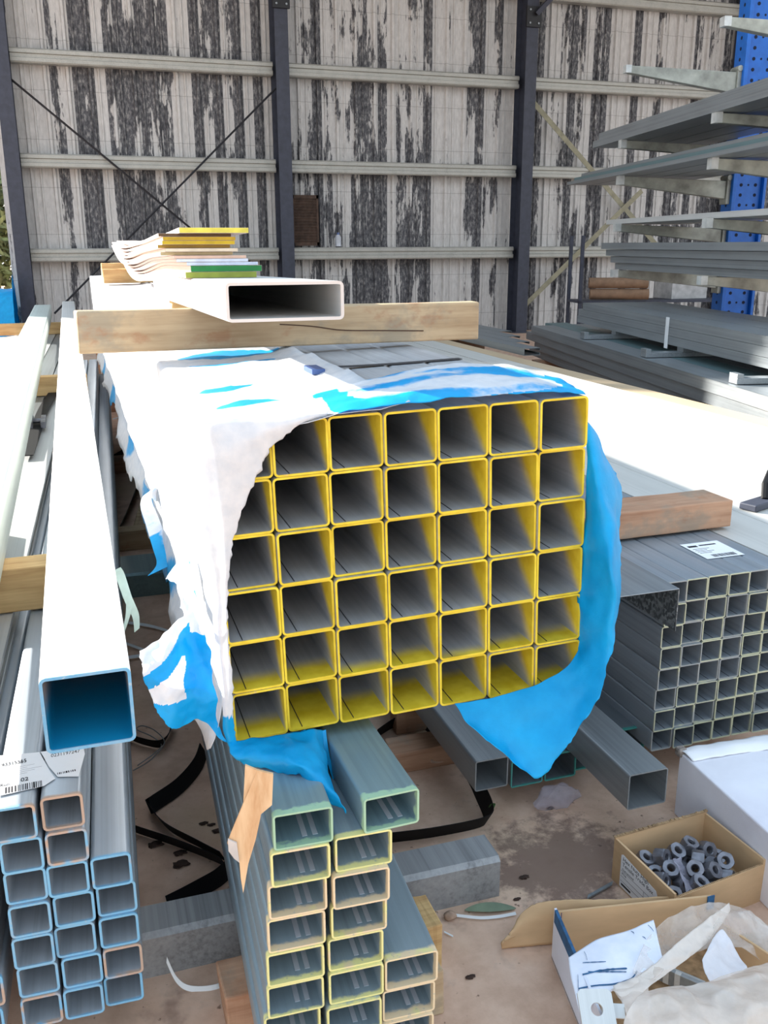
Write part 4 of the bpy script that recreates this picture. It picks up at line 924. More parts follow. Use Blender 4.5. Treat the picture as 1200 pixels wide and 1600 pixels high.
for c in range(3):
    q = -1.10+0.27*c
    rprof(f'flat channel on the third loaded rack arm, {place[c]} row', -3.2, q, max(armz[3][0], armz[3][2])+0.004, 0.25, 0.045, 3.7, M_WHITE_STEEL)
    for l in range(4): rprof(f'grey purlin on the lowest rack arm, layer {ORD[l]} from below, {place[c]} row', -3.2, q+0.05-0.035*l, max(armz[4][0], armz[4][2])+0.004+0.066*l, 0.25, 0.062, 3.5+0.05*l, M_GALV)
# skewed packs standing on the floor in front of the rack
SO = Vector((4.632, 8.0, 0))
for l in range(3):
    for c in range(3): 
        p = rk(SO, -4.3-0.02*l, 0.0+0.26*c, 0.672+0.064*l); o = cchan(0.25, 0.062, 0.003, 0.02, 4.32-(0.0 if l < 2 else 0.1)).build('steel_purlin', M_GALV, None, p); o.rotation_euler = (0, 0, -RA)
        tag(o, f'grey purlin in the skewed pack before the rack, {["lowest", "middle", "top"][l]} layer, {["front", "middle", "rear"][c]} row', 'steel purlin', 'skewed purlin pack')
for k, s_ in enumerate((-0.9, -2.25, -3.6)):
    b = MB(); b.box(-0.28, 0.75, -0.05, 0.05, 0.0, 0.035); b.box(-0.28, -0.24, -0.05, 0.05, 0.035, 0.06); b.box(0.0, 0.75, -0.05, 0.05, 0.035, 0.068)
    p = rk(SO, s_, 0.02, 0.6025); o = b.build('packing_channel', M_GALV, None, p, None, 0.002); o.rotation_euler = (0, 0, -RA)
    tag(o, f'short galvanised packing channel under the skewed purlin pack, {["farthest", "middle", "nearest"][k]}', 'packer', 'packers under the skewed pack')
b = MB(); b.ribbon([(0, 0, -0.03), (0, 0, 0.10), (0, 0, 0.2)], [Vector((0, 0.03, 0))]*3, 0.002); p = rk(SO, -2.05, -0.004, 0.67); o = b.build('wrap_tape', M_RIBBON, None, p); o.rotation_euler = (0, 0, -RA); tag(o, 'white tape band round the front of the skewed purlin pack', 'tape')
for l in range(4):
    for c in range(5):
        if l < 2 and 0 < c < 4: continue
        p = rk(SO, -4.2+0.05*c, -0.24+0.235*c-0.02*l, 0.28+0.08*l); o = cchan(0.23, 0.078, 0.003, 0.02, 5.0-0.25*((c+l) % 2)).build('steel_purlin', M_GALV if c != 1 else M_GALV_TEAL, None, p); o.rotation_euler = (0, 0, -RA)
        tag(o, f'wide purlin in the low skewed pack, {["lowest", "second", "third", "top"][l]} layer, {ORD[c]} row from left', 'steel purlin', 'low skewed purlin pack')
for k in range(3):
    b = MB(); b.box(-0.36, 0.85, -0.05, 0.05, 0, 0.278); p = rk(SO, 0.3-1.9*k, 0.02, 0.0); o = b.build('timber_bearer', M_TIMBERD, None, p, None, 0.003); o.rotation_euler = (0, 0, -RA)
    tag(o, f'tall dark bearer under the low skewed pack, {["rear", "middle", "front"][k]}', 'timber')
# shelf with cardboard tubes behind the rack
t = thing('stock_shelf', 'dark low shelf behind the rack holding cardboard rolls', 'shelf', (6.9, 10.6, 0), -RA)
for zz in (0.15, 0.66): b = MB(); b.box(-0.7, 1.6, 0, 0.5, zz, zz+0.03); b.build('shelf_board', M_DARK, t)
for xq in (-0.7, 1.56):
    for yq in (0, 0.46): b = MB(); b.box(xq, xq+0.04, yq, yq+0.04, 0, 1.5); b.build('post', M_DARK, t)
for k, (xq, zz, lab) in enumerate(((0.0, 0.70, 'brown cardboard roll on the shelf behind the rack, lower'), (-0.02, 0.84, 'brown cardboard roll on the shelf behind the rack, upper with open end'))):
    c0 = Vector((6.75+xq, 10.7, zz+0.07)); d = Vector((0.45, -0.2, 0)).normalized(); 
    b = MB(); n = 16; x_ = d.cross(Vector((0, 0, 1))); ring = lambda c, r: [c+(x_*math.cos(a)+Vector((0, 0, 1))*math.sin(a))*r for a in [2*math.pi*i/n for i in range(n)]]
    v = ring(c0-d*0.35, .068)+ring(c0+d*0.4, .068)+ring(c0-d*0.35, .04)+ring(c0+d*0.4, .04); f = []
    for i in range(n):
        j = (i+1) % n; f += [(i, j, j+n, i+n), (i+2*n, i+3*n, j+3*n, j+2*n), (i, i+2*n, j+2*n, j), (i+n, j+n, j+3*n, i+3*n)]
    b.add(v, f); tag(b.build('cardboard_roll', simple('roll_card', (146, 116, 92), 0.8), None, None, 40), lab, 'cardboard roll', 'cardboard rolls')
b = MB(); b.box(7.55, 8.1, 10.65, 11.05, 0.691, 0.98); tag(b.build('carton', simple('pale_carton', (190, 188, 186), 0.8), bevel=0.004), 'pale carton on the shelf behind the blue rack upright', 'carton')

# ------------------------------------------------------------------ white carton lower right
C0 = Vector((1.343, 1.706)); dl = Vector((0.996, -0.087)); df = Vector((-0.05, -0.999))
t = thing('white_carton', 'scuffed white cardboard carton behind the box of nuts', 'carton', (0, 0, 0))
HB = 0.178
def cp(a, c, z): q = C0+dl*a+df*c; return (q.x, q.y, z)
b = MB(); b.hexa([cp(0, 0.62, 0), cp(0.45, 0.62, 0), cp(0.45, 0, 0), cp(0, 0, 0), cp(0.004, 0.62, HB-0.008), cp(0.45, 0.62, HB), cp(0.45, 0, HB), cp(0.0, 0, HB)])
def mat_wcard():
    m = NT('scuffed_white_card'); v = m.coord((1, 1, 1)); a = m.noise(v, 9, 5, 0.6); st = m.step(a, 0.60, 0.66); c2 = m.noise(v, 60, 3)
    base = m.ramp(m.noise(v, 4, 4), (0.35, lin(214, 212, 222)), (0.65, lin(232, 232, 240)))
    col = m.mix(m.math('MULTIPLY', st, 0.85), base, m.ramp(c2, (0.3, lin(140, 104, 84)), (0.7, lin(190, 160, 138))))
    m.bump(a, 0.4, 0.01); return m.fin(col, 0.8, 0, 0.2)
M_WC = mat_wcard(); b.build('carton_body', M_WC, t, None, None, 0.004)
b = MB(); r_ = loft_rows([[cp(-0.004, -0.006, HB+0.004), cp(0.15, -0.008, HB+0.006), cp(0.3, -0.008, HB+0.008), cp(0.45, -0.006, HB+0.006)], [cp(0.0, 0.02, HB+0.010), cp(0.15, 0.022, HB+0.012), cp(0.3, 0.03, HB+0.010), cp(0.45, 0.02, HB+0.012)], [cp(0.004, 0.05, HB+0.002), cp(0.15, 0.045, HB+0.002), cp(0.3, 0.05, HB+0.002), cp(0.45, 0.05, HB+0.002)]], 40, 8, 0.003, 30)
b.grid(r_); b.build('lid_flap', M_PAPER, t, None, 60, thick=0.002)
b = MB(); b.box(*sum([[p-0.012, p+0.012] for p in cp(0.004, 0.0, HB)], [])); b.build('crushed_corner', simple('crushed_card', (150, 140, 132), 0.9, 0, 0.3, 80), t, None, None, 0.006)
b = MB(); q = Vector(cp(0.20, 0.24, HB+0.001)); b.add([q+Vector(o) for o in ((-.007, -.012, 0), (.006, -.012, 0), (.006, .012, .004), (-.003, .014, .007))], [(0, 1, 2, 3)]); b.build('torn_tag', M_PAPER, t, None, None, thick=0.001)

# ------------------------------------------------------------------ open box of nuts
def wallp(b, a, c, z0, z1, th, off):        # vertical board from a to c with thickness th towards off
    a = Vector(a); c = Vector(c); off = Vector(off).normalized()*th
    b.hexa([(a.x, a.y, z0), (c.x, c.y, z0), (c.x+off.x, c.y+off.y, z0), (a.x+off.x, a.y+off.y, z0), (a.x, a.y, z1), (c.x, c.y, z1), (c.x+off.x, c.y+off.y, z1), (a.x+off.x, a.y+off.y, z1)])
nb = thing('cardboard_box', 'open brown cardboard box full of hexagon nuts in front of the white carton', 'box', (0, 0, 0))
HN = 0.108
A, B_, C_, D_ = Vector((1.057, 1.538)), Vector((1.314, 1.556)), Vector((1.328, 1.366)), Vector((1.072, 1.334))
b = MB(); wallp(b, A, B_, 0, HN+0.004, 0.005, (0, -1)); b.build('back_panel', M_CARD, nb)
b = MB(); wallp(b, B_, C_, 0, HN, 0.005, (-1, 0)); b.build('side_panel', M_CARD, nb)
b = MB(); wallp(b, C_, D_, 0, HN-0.012, 0.005, (0, 1)); b.build('front_panel', M_CARD, nb)
b = MB(); wallp(b, D_, A, 0, HN, 0.005, (1, 0)); lpanel = b.build('side_panel', M_CARD, nb)
b = MB(); b.slab([(A.x+.004, A.y-.004), (D_.x+.004, D_.y+.004), (C_.x-.004, C_.y+.004), (B_.x-.004, B_.y-.004)], 0.001, 0.028); b.build('bottom_panel', M_CARDIN, nb)
b = MB()
for k in range(70):
    f = k/69; p = A.lerp(B_, f); b.box(p.x-.0022, p.x+.0022, p.y-.006, p.y+.0005, HN+.003, HN+.005+.005*abs(noise.noise(Vector((k*0.7, 3, 1)))))
b.build('torn_rim', M_CARDIN, nb)
b = MB()
for k in range(60):
    p = C_.lerp(D_, (k+.2)/60); q = C_.lerp(D_, (k+.7)/60); b.box(min(p.x, q.x), max(p.x, q.x), p.y+.001, p.y+.0045, HN-.012, HN-.0105)
b.build('fluted_rim', M_CARDIN, nb)
# printed label on the left side panel
lb = thing('box_label', None, None); del_ = lb; lb.parent = nb
ux_ = Vector((D_.x-A.x, D_.y-A.y, 0)).normalized(); LM = Matrix((ux_, Vector((0, 0, 1)), ux_.cross(Vector((0, 0, 1))))).transposed().to_4x4()
LM.translation = Vector((A.x, A.y, 0)) + ux_*0.030 + Vector((0, 0, 0.004)) + ux_.cross(Vector((0, 0, 1)))*0.0006
lb.matrix_world = LM
bpy.data.objects.remove(lb)
lab_o = MB(); lab_o.slab([(0, 0), (0.130, 0), (0.130, 0.055), (0.120, 0.072), (0.006, 0.084), (0, 0.08)], 0, 0.0005); lab = lab_o.build('box_label', M_PAPER, nb); lab.matrix_local = LM
text_mesh('label_text', 'Hex Nuts High', 0.0135, M_INK, lab, (0.006, 0.069, 0.0006), (0, 0, 0), 0.088)
text_mesh('label_text', 'Tensile Trade Box', 0.0135, M_INK, lab, (0.006, 0.056, 0.0006), (0, 0, 0), 0.106)
text_mesh('label_text', 'Galvanised', 0.007, M_INK, lab, (0.006, 0.045, 0.0006), (0, 0, 0), 0.040)
text_mesh('label_text', 'M16', 0.009, M_INK, lab, (0.006, 0.033, 0.0006), (0, 0, 0))
text_mesh('label_text', 'QTY', 0.009, M_INK, lab, (0.088, 0.020, 0.0006), (0, 0, 0))
b = MB()
for z in (0.016, 0.028, 0.042): b.box(0.003, 0.127, z, z+0.0007, 0.0005, 0.0007)
b.box(0.082, 0.0827, 0.0, 0.042, 0.0005, 0.0007); b.box(0.006, 0.04, 0.006, 0.011, 0.0005, 0.0007); b.build('printed_lines', M_INK, lab)
# hexagon nuts
def nut_bm(af=0.036, h=0.027, hole=0.0092):
    R = af/math.sqrt(3); b = MB(); n = 24; o1 = []; 
    for i in range(n):
        a = 2*math.pi*i/n; k = a % (math.pi/3)-math.pi/6; rr_ = (af/2)/math.cos(k); o1.append((rr_*math.cos(a), rr_*math.sin(a)))
    ch = [(x*min(1, (af/2*1.05)/math.hypot(x, y)), y*min(1, (af/2*1.05)/math.hypot(x, y))) for x, y in o1]
    inn = [(hole*math.cos(2*math.pi*i/n), hole*math.sin(2*math.pi*i/n)) for i in range(n)]
    L = [(inn, -h/2+.002, 0.86), (inn, -h/2, 1.03), (ch, -h/2, .97), (o1, -h/2+0.0028, 1), (o1, h/2-0.0028, 1), (ch, h/2, .97), (inn, h/2, 1.03), (inn, h/2-.002, 0.86)]
    for q in range(5): L.append((inn, h/2-.004-q*(h-.008)/5, 0.80 if q % 2 else 0.92))
    v = [(x*s_, y*s_, z) for l, z, s_ in L for x, y in l]; m = len(L)
    f = [(r*n+i, r*n+(i+1) % n, ((r+1) % m)*n+(i+1) % n, ((r+1) % m)*n+i) for r in range(m) for i in range(n)]
    b.add(v, f); return b
nut0 = nut_bm().build('hex_nut', M_NUT, None, None, 25)
spots = []
rn_ = random.Random(5)
nutpx = [(1016, 1347, .072), (1030, 1345, .078), (1042, 1360, .074), (1061, 1333, .078), (1077, 1327, .082), (1101, 1333, .078), (1093, 1343, .074), (1088, 1362, .082), (1110, 1365, .076), (1128, 1352, .078), (1110, 1348, .07), (1136, 1368, .07), (1090, 1380, .07), (1040, 1378, .065), (1022, 1362, .06), (1075, 1345, .062), (1060, 1358, .060), (1068, 1385, .058), (1105, 1384, .058), (1050, 1390, .056), (1078, 1330, .058), (1118, 1340, .056)]
npos = [atz(x, y, z) for x, y, z in nutpx]
for it in range(60):                                    # settle: no two nuts through each other, none through the card
    for i in range(len(npos)):
        for j in range(i):
            d = npos[i]-npos[j]; l = d.length
            if l < 0.0365: d = d/max(l, 1e-5)*(0.0365-l)*0.5; d.z *= 1.3; npos[i] += d; npos[j] -= d
        npos[i].z = min(max(npos[i].z, 0.05), 0.088); npos[i].x = min(max(npos[i].x, 1.088), 1.30); npos[i].y = min(max(npos[i].y, 1.375), 1.525)
for k, (x, y, z) in enumerate(nutpx):
    o = nut0 if k == 0 else nut0.copy()
    if k: COL.objects.link(o)
    o.location = npos[k]
    o.rotation_euler = [(0.35, 0.2, 0), (1.1, 0.5, 0.3), (0.2, -0.5, 0.8), (0.5, 0.0, 0.2), (0.3, 0.1, 0.5), (0.9, -0.5, 0.4), (1.5, 0.3, 0.9), (0.6, -0.7, 0.1), (0.7, -0.3, 0.7), (0.6, -0.5, 0.2), (1.45, 0.1, 2.0), (1.2, 0.7, 0.5)][k % 12]
    # name the spot by what one sees around it
    hor = 'left' if x < 1050 else ('centre' if x < 1095 else 'right'); ver = 'back' if y < 1346 else ('middle' if y < 1370 else 'front')
    tag(o, 'grey hexagon nut', 'nut', 'hexagon nuts in the cardboard box'); spots.append((hor, ver, o, x, y))
from collections import defaultdict
gp = defaultdict(list)
for s_ in spots: gp[s_[:2]].append(s_)
for (hor, ver), L in gp.items():
    L.sort(key=lambda s_: s_[3])
    for i, s_ in enumerate(L):
        s_[2]['label'] = f'hexagon nut in the open box, {hor} {ver} of the heap' + ('' if len(L) == 1 else f', {ORD[i]} from left')
b = MB(); b.grid(loft_rows([pix((1052, 1342, 1.44), (1058, 1358, 1.42), (1068, 1378, 1.39), (1074, 1394, 1.365)), pix((1062, 1338, 1.455), (1068, 1352, 1.435), (1079, 1370, 1.41), (1080, 1390, 1.375))], 14, 7, 0.005, 60))
def mat_film(name, op, rgb, rough=0.25):
    m = NT(name); m.fin(lin(*rgb), rough, 0, 0.6); tr = m.n('BsdfTransparent'); ms = m.n('MixShader'); nz = m.noise(m.coord((25, 25, 25)), 1, 4)
    m.bump(nz, 0.5, 0.01); m.set(ms.inputs[0], m.math('ADD', op, m.math('MULTIPLY', m.math('SUBTRACT', nz, 0.5), 0.35), None, True))
    t2 = m.n('BsdfTranslucent'); m.set(t2.inputs[0], lin(*rgb)); m2 = m.n('MixShader'); m.set(m2.inputs[0], 0.4)
    m.t.links.new(m.b.outputs[0], m2.inputs[1]); m.t.links.new(t2.outputs[0], m2.inputs[2])
    m.t.links.new(tr.outputs[0], ms.inputs[1]); m.t.links.new(m2.outputs[0], ms.inputs[2]); m.t.links.new(ms.outputs[0], m.out.inputs[0]); return m.m
M_FILM = mat_film('clear_crinkled_film', 0.38, (226, 222, 238), 0.15)
tag(b.build('plastic_film', M_FILM, None, None, 70, thick=0.0006), 'crinkled strip of clear film lying on the nuts', 'plastic film')

# ------------------------------------------------------------------ torn carton with plates and a plastic bag
tb = thing('torn_carton', 'torn open cardboard carton with white flap in the lower right corner', 'box', (0, 0, 0))
P0, P1 = Vector((0.808, 1.362)), Vector((0.752, 1.085))     # left wall far / near
Q0 = Vector((1.135, 1.302))                                   # back wall right end
M_WB = simple('white_coated_card', (226, 230, 244), 0.6, 0, 0.03)
M_BLUEINK = simple('blue_print', (44, 96, 140), 0.7, 0, 0.2, 60)
HT = 0.115
b = MB(); wallp(b, P0, Q0, 0, HT, 0.005, (0, -1)); b.build('back_wall', M_CARD, tb)
b = MB(); wallp(b, P0, P1, 0, HT+0.006, 0.005, (1, 0)); lw = b.build('left_wall', M_WB, tb)
b = MB(); a_ = P0.lerp(P1, 0.02); c_ = P0.lerp(P1, 0.55); wallp(b, (a_.x-0.0008, a_.y), (c_.x-0.0008, c_.y), HT-0.022, HT+0.0066, 0.0062, (1, 0)); b.build('blue_edge', M_BLUEINK, lw)
b = MB(); b.slab([(P0.x, P0.y), (P1.x, P1.y), (P1.x+0.45, P1.y-0.04), (Q0.x+0.12, Q0.y-0.02)], 0.001, 0.006); b.build('bottom', M_CARDIN, tb)
q1 = Vector((1.215, 1.05)); b = MB(); wallp(b, Q0, q1, 0, 0.07, 0.005, (-1, 0)); b.build('right_wall', M_CARD, tb)
b = MB(); b.box(Q0.x-0.010, Q0.x+0.006, Q0.y-0.0065, Q0.y-0.004, 0.085, HT+0.0015); b.build('blue_corner', M_BLUEINK, tb)
b = MB(); b.box(P0.x+0.012, P0.x+0.03, P0.y-0.0075, P0.y-0.0045, 0.06, HT-0.002); b.build('dark_corner', simple('navy_tear', (34, 36, 96), 0.8), tb)
# outer flap thrown back on the floor
rows = loft_rows([
    [(0.722, 1.418, 0.002), (0.755, 1.412, 0.002), (0.80, 1.402, 0.002), (0.88, 1.386, 0.002), (1.0, 1.37, 0.002), (1.08, 1.345, 0.02)],
    pix((786, 1472, 1.405), (812, 1448, 1.412), (850, 1430, 1.405), (890, 1425, 1.392), (950, 1420, 1.372), (1060, 1412, 1.345)),
    pix((806, 1462, 1.412), (812, 1432, 1.424), (838, 1412, 1.420), (872, 1406, 1.408), (930, 1406, 1.385), (1058, 1401, 1.348))], 50, 14, 0.002, 14, rag=0.0015)
b = MB(); b.grid(rows); b.build('outer_flap', M_CARD, tb, None, 60, thick=0.005)
# torn white sheet of card lying in the carton
rows = loft_rows([
    pix((888, 1496, 1.235), (930, 1470, 1.255), (975, 1456, 1.262), (1021, 1438, 1.27)),
    pix((893, 1530, 1.19), (940, 1506, 1.20), (985, 1486, 1.215), (1028, 1468, 1.225)),
    pix((906, 1584, 1.125), (945, 1556, 1.14), (990, 1530, 1.16), (1035, 1498, 1.18))], 30, 20, 0.002, 12)
b = MB(); b.grid(rows)
def mat_wtear():
    m = NT('white_card_blue_print'); tcn = m.n('TexCoord'); v = m.coord((1, 1, 1)); nz = m.noise(m.coord((12, 60, 30)), 1, 4, 0.6)
    return m.fin(m.ramp(m.noise(v, 30, 3), (0.3, lin(222, 228, 244)), (0.7, lin(238, 240, 250))), 0.6)
wt_ = b.build('white_flap', mat_wtear(), tb, None, 60, thick=0.002)
_fine = [p for r in loft_rows([
    pix((888, 1496, 1.235), (930, 1470, 1.255), (975, 1456, 1.262), (1021, 1438, 1.27)),
    pix((893, 1530, 1.19), (940, 1506, 1.20), (985, 1486, 1.215), (1028, 1468, 1.225)),
    pix((906, 1584, 1.125), (945, 1556, 1.14), (990, 1530, 1.16), (1035, 1498, 1.18))], 110, 90, 0.002, 12) for p in r]
def on_card(px, py):
    d = ray(px, py).normalized(); o_ = Vector((0, 0, H))
    return min(_fine, key=lambda p: ((p-o_)-d*((p-o_).dot(d))).length_squared)
def smear(pts, hw):
    p = resample([on_card(a, b_) for a, b_, c_ in pts], 18); b = MB()
    b.ribbon([q+Vector((0, -0.0016, 0.0026)) for q in p], [Vector((0.2, 1, 0.7)).normalized()*hw*(0.5+0.9*abs(noise.noise(Vector((i*0.6, hw*900, 2))))) for i in range(18)], 0.0004); return b.build('blue_print_smear', M_BLUEINK, wt_)
smear(((903, 1546, 1.165), (930, 1541, 1.17), (960, 1538, 1.177), (985, 1530, 1.186), (995, 1518, 1.195)), 0.0022)
smear(((909, 1524, 1.187), (935, 1518, 1.195), (958, 1515, 1.199), (978, 1514, 1.203)), 0.0018)
smear(((918, 1519, 1.195), (945, 1519, 1.197), (978, 1519, 1.2)), 0.0012)
smear(((910, 1505, 1.21), (930, 1504, 1.213), (946, 1503, 1.215)), 0.0009)
for a_, b_ in (((1012, 1446), (1020, 1456)), ((1024, 1447), (1027, 1460)), ((1003, 1464), (1008, 1468)), ((912, 1488), (916, 1500)), ((985, 1456), (990, 1460))): smear(((*a_, 0), ((a_[0]+b_[0])/2+1, (a_[1]+b_[1])/2, 0), (*b_, 0)), 0.0011)
smear(((902, 1524, 1.19), (903, 1538, 1.173), (904, 1556, 1.155)), 0.0014)
# galvanised plates stacked inside
for k in range(7):
    b = MB(); b.box(-0.05, 0.05, -0.0045, 0.0045, 0, 0.038); o = b.build('steel_plate', M_WHITE_STEEL if k % 2 else M_GALV, None, tuple(atz(1052+9*k, 1512+4.2*k, 0.05).xy)+(0.012,), None, 0.001); o.rotation_euler = (0.1, 0, math.radians(-52))
    tag(o, f'small galvanised plate standing on edge under the plastic bag, {ORD[k]} from the back', 'steel plate', 'plates in the torn carton')
# square washer with a hole
n = 28; b = MB(); sq = []; R0 = 0.0105
for i in range(n):
    a = 2*math.pi*i/n; c_, s_ = math.cos(a), math.sin(a); k = 1/max(abs(c_), abs(s_)); sq.append((c_*k*0.030, s_*k*0.032))
cir = [(R0*math.cos(2*math.pi*i/n), R0*math.sin(2*math.pi*i/n)) for i in range(n)]
v = [(x, y, z) for z in (0, 0.004) for x, y in sq]+[(x, y, z) for z in (0, 0.004) for x, y in cir]; f = []
for i in range(n):
    j = (i+1) % n; f += [(i, j, j+n, i+n), (i+2*n, i+3*n, j+3*n, j+2*n), (i+n, j+n, j+3*n, i+3*n), (i, i+2*n, j+2*n, j)]
b.add(v, f); o = b.build('square_washer', M_WHITE_STEEL, None, at(932, 1578, 1.09), 30); o.rotation_euler = (math.radians(32), math.radians(4), math.radians(-14))
tag(o, 'square steel washer with a round hole below the white flap', 'washer')
b = MB(); b.slab([(-0.02, -0.012), (0.02, -0.012), (0.02, 0.012), (-0.02, 0.012)], 0, 0.004); o = b.build('steel_plate', M_WHITE_STEEL, None, at(958, 1580, 1.095), None, 0.001); o.rotation_euler = (0.5, 0, -0.4); tag(o, 'small steel offcut beside the square washer', 'steel plate')
# plastic bag
bag = thing('plastic_bag', 'crumpled milky plastic bag opened over the torn carton', 'plastic bag', (0, 0, 0))
def crumple(rows, amp, sc, seed):
    out = []
    for r in rows:
        out.append([])
        for p in r:
            q = Vector((p.x*sc+seed, p.y*sc, p.z*sc)); k = abs(noise.noise(q)); k2 = abs(noise.noise(Vector((q.y*1.9+3, q.x*1.3, q.z*1.9))))
            p = p + Vector((0.1, -0.45, 0.9))*(amp*(0.28-k)+amp*0.5*(0.25-k2)); p.z = max(p.z, 0.012); out[-1].append(p)
    return out
def film(name, curves, nu, nv, amp, sc, seed, op, rgb=(252, 246, 240), rough=0.2):
    b = MB(); b.grid(crumple(loft_rows(curves, nu, nv, 0.0012, 40), amp, sc, seed)); return b.build(name, mat_film('milky_film_'+name, op, rgb, rough), bag, None, 55, thick=0.0005)
film('back_sheet', [pix((988, 1520, 1.16), (1010, 1468, 1.235), (1060, 1424, 1.27), (1130, 1410, 1.285), (1180, 1436, 1.255), (1225, 1480, 1.20)),
                    pix((1000, 1528, 1.15), (1040, 1484, 1.215), (1085, 1452, 1.245), (1138, 1440, 1.25), (1190, 1468, 1.22), (1235, 1500, 1.18)),
                    pix((1024, 1530, 1.13), (1052, 1500, 1.18), (1095, 1484, 1.20), (1140, 1480, 1.205), (1190, 1500, 1.18), (1240, 1530, 1.15))], 60, 26, 0.030, 15, 1.0, 0.30)
film('folded_band', [pix((955, 1546, 1.135), (1010, 1516, 1.16), (1062, 1470, 1.21), (1105, 1436, 1.25), (1138, 1412, 1.28)),
                     pix((966, 1556, 1.118), (1024, 1524, 1.148), (1074, 1484, 1.195), (1118, 1452, 1.235), (1140, 1424, 1.27)),
                     pix((985, 1566, 1.105), (1030, 1530, 1.14), (1080, 1494, 1.185), (1112, 1466, 1.225), (1132, 1432, 1.265))], 60, 12, 0.012, 24, 5.0, 0.72)
film('front_lobe', [pix((1005, 1552, 1.10), (1040, 1542, 1.10), (1085, 1540, 1.10), (1125, 1528, 1.115), (1170, 1512, 1.13), (1230, 1500, 1.13)),
                    pix((985, 1572, 1.075), (1035, 1560, 1.07), (1090, 1555, 1.068), (1140, 1540, 1.078), (1190, 1526, 1.085), (1250, 1525, 1.07)),
                    pix((975, 1610, 1.04), (1030, 1605, 1.02), (1090, 1600, 1.01), (1150, 1590, 1.01), (1205, 1575, 1.015), (1270, 1580, 1.0)),
                    pix((990, 1680, 0.99), (1035, 1680, 0.965), (1090, 1680, 0.955), (1150, 1670, 0.95), (1215, 1650, 0.955), (1290, 1640, 0.95))], 60, 34, 0.026, 13, 9.0, 0.5)
film('left_fold', [pix((958, 1540, 1.14), (966, 1560, 1.115), (982, 1590, 1.07), (1000, 1640, 1.02)), pix((990, 1528, 1.15), (998, 1552, 1.118), (1006, 1592, 1.068), (1020, 1650, 1.01)),
                   pix((1012, 1526, 1.15), (1014, 1552, 1.115), (1018, 1596, 1.06), (1034, 1660, 1.0))], 30, 14, 0.012, 20, 2.0, 0.6)
film('inner_fold', [pix((1098, 1500, 1.17), (1112, 1470, 1.205), (1128, 1452, 1.225), (1142, 1472, 1.205)), pix((1102, 1520, 1.145), (1122, 1496, 1.175), (1142, 1486, 1.19), (1160, 1500, 1.17)),
                    pix((1110, 1534, 1.125), (1130, 1530, 1.132), (1150, 1522, 1.14), (1168, 1515, 1.15))], 26, 18, 0.010, 18, 4.0, 0.82, (250, 250, 255))
film('right_sheet', [pix((1150, 1428, 1.262), (1180, 1460, 1.23), (1205, 1500, 1.18), (1225, 1560, 1.11)), pix((1172, 1424, 1.268), (1210, 1460, 1.235), (1240, 1510, 1.17), (1260, 1580, 1.09)),
                     pix((1180, 1440, 1.255), (1230, 1480, 1.215), (1275, 1540, 1.14), (1290, 1620, 1.05))], 30, 20, 0.020, 16, 7.0, 0.4)

# strapping tool at the right edge
t = thing('strapping_tool', 'dark strapping tool lying on the sunlit purlins at the right edge', 'tool', atz(1186, 792, 0.582), math.radians(20))
b = MB(); b.box(-0.07, 0.10, -0.03, 0.03, 0, 0.022); b.build('tool_base', M_DARK, t, None, None, 0.004)
b = MB(); b.path([(0.03, 0, 0.02), (0.06, 0.02, 0.06), (0.14, 0.05, 0.085), (0.2, 0.06, 0.09)], 0.012, 8); b.build('handle', M_BLACK, t)
# ------------------------------------------------------------------ litter on the floor
def blob(name, lab, cat, p, r, mat, sc=(1, 1, 1), amp=0.25, grp=None):
    b = MB(); n, m = 14, 9; rows = []
    for j in range(m+1):
        rows.append([]); v = math.pi*j/m
        for i in range(n+1):
            a = 2*math.pi*(i % n)/n; d = Vector((math.sin(v)*math.cos(a), math.sin(v)*math.sin(a), math.cos(v))); d *= 1+amp*noise.noise(d*1.7+Vector((r*99, 0, 0)))
            rows[-1].append(Vector((d.x*r*sc[0], d.y*r*sc[1], (d.z+1)*r*sc[2])))
    b.grid(rows); o = b.build(name, mat, None, p, 60); return tag(o, lab, cat, grp)
M_STONE = simple('sandstone', (178, 150, 130), 0.95, 0, 0.2, 40)
blob('stone', 'small pinkish stone by the end of the steel bearer', 'stone', atz(703, 1436, 0), 0.011, M_STONE, (1.3, 1, .8))
M_LEAF = simple('grey_green_leaf', (126, 142, 118), 0.7, 0, 0.15)
def leaf(lab, pts, wmax, mat):
    p = resample([atz(x, y, z) for x, y, z in pts], 12); b = MB(); b.ribbon(p, [Vector((0.25, 1, 0.15)).normalized()*max(0.0006, wmax*math.sin(math.pi*(i+0.3)/11.6)) for i in range(12)], 0.0008); return tag(b.build('leaf', mat), lab, 'leaf')
leaf('long grey green leaf lying right of the steel bearer', ((726, 1422, .004), (750, 1418, .01), (780, 1417, .009), (806, 1419, .004)), 0.013, M_LEAF)
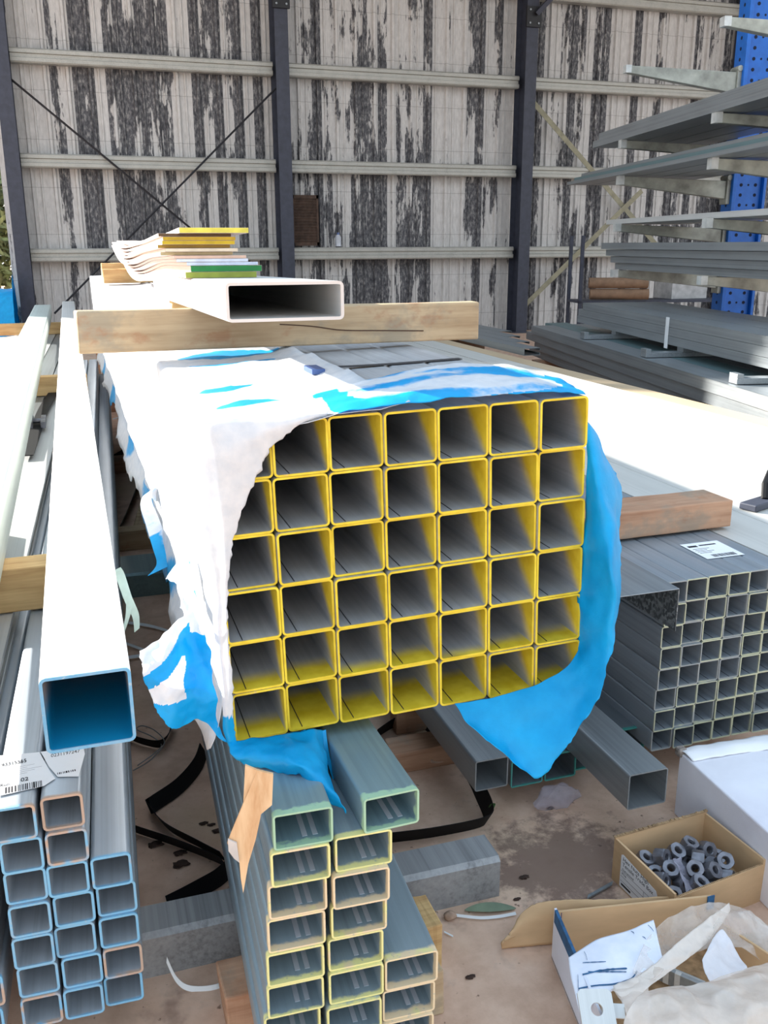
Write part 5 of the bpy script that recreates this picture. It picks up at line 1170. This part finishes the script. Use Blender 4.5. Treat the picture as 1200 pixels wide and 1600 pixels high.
leaf('green leaf standing by the black strap on the right', ((760, 1278, .004), (766, 1264, .03), (774, 1256, .05)), 0.012, simple('fresh_leaf', (78, 120, 62), 0.6))
b = MB(); p = resample([atz(712, 1430, .006), atz(750, 1434, .006), atz(780, 1432, .006), atz(806, 1427, .006)], 20); b.ribbon(p, [Vector((0, .0025, .002))]*20, 0.0012); tag(b.build('plastic_tie', M_RIBBON), 'white plastic tie on the floor beside the small stone', 'strap')
b = MB(); p = [atz(918, 1402, .006), atz(957, 1380, .006)]; b.ribbon(p, [Vector((.004, .005, 0))]*2, 0.004); tag(b.build('metal_strip', M_GALV), 'short grey metal strip beside the box of nuts', 'strip')
b = MB(); p = [atz(694, 1456, .004), atz(708, 1463, .004)]; b.ribbon(p, [Vector((.001, .002, 0))]*2, 0.001); tag(b.build('plastic_tie', M_RIBBON), 'tiny white tie end right of the upper pale timber block', 'strap')
blob('film_scrap', 'crumpled clear film scrap under the teal-ended tubes', 'plastic film', Vector((1.075, 1.83, 0.0)), 0.055, M_FILM, (1.1, .5, .55), 0.6)
M_DEB = simple('dark_bark_bits', (70, 52, 44), 0.95, 0, 0.2, 40)
rd = random.Random(4)
for k, (x, y, r) in enumerate([(318, 1288, .007), (340, 1300, .009), (330, 1290, .006), (243, 1322, .012), (281, 1335, .010), (283, 1353, .013), (819, 1372, .007), (860, 1264, .006), (735, 1528, .006), (808, 1406, .005)]):
    blob('dirt_clod', ['dark clod on the left floor above the strap, small', 'dark clod on the left floor above the strap, largest', 'dark clod on the left floor between two others', 'grey crumpled bit on the left floor, leftmost', 'small dark bit on the left floor above the strap fold', 'long dark bit on the left floor above the strap fold', 'dark twig bit on the open floor left of the box of nuts', 'dark bit on the floor under the loose tubes', 'dark spot of dirt on the front floor', 'small dark pebble between leaf and metal strip'][k], 'dirt', atz(x, y, 0), r, M_DEB, (1.5, .8, .35), 0.8, 'dirt on the floor')
blob('dry_clod', 'pale dusty lump on the floor beside the leftmost loose tube', 'dirt', atz(672, 1190, 0), 0.045, M_STONE, (1, .8, .4), 0.4)
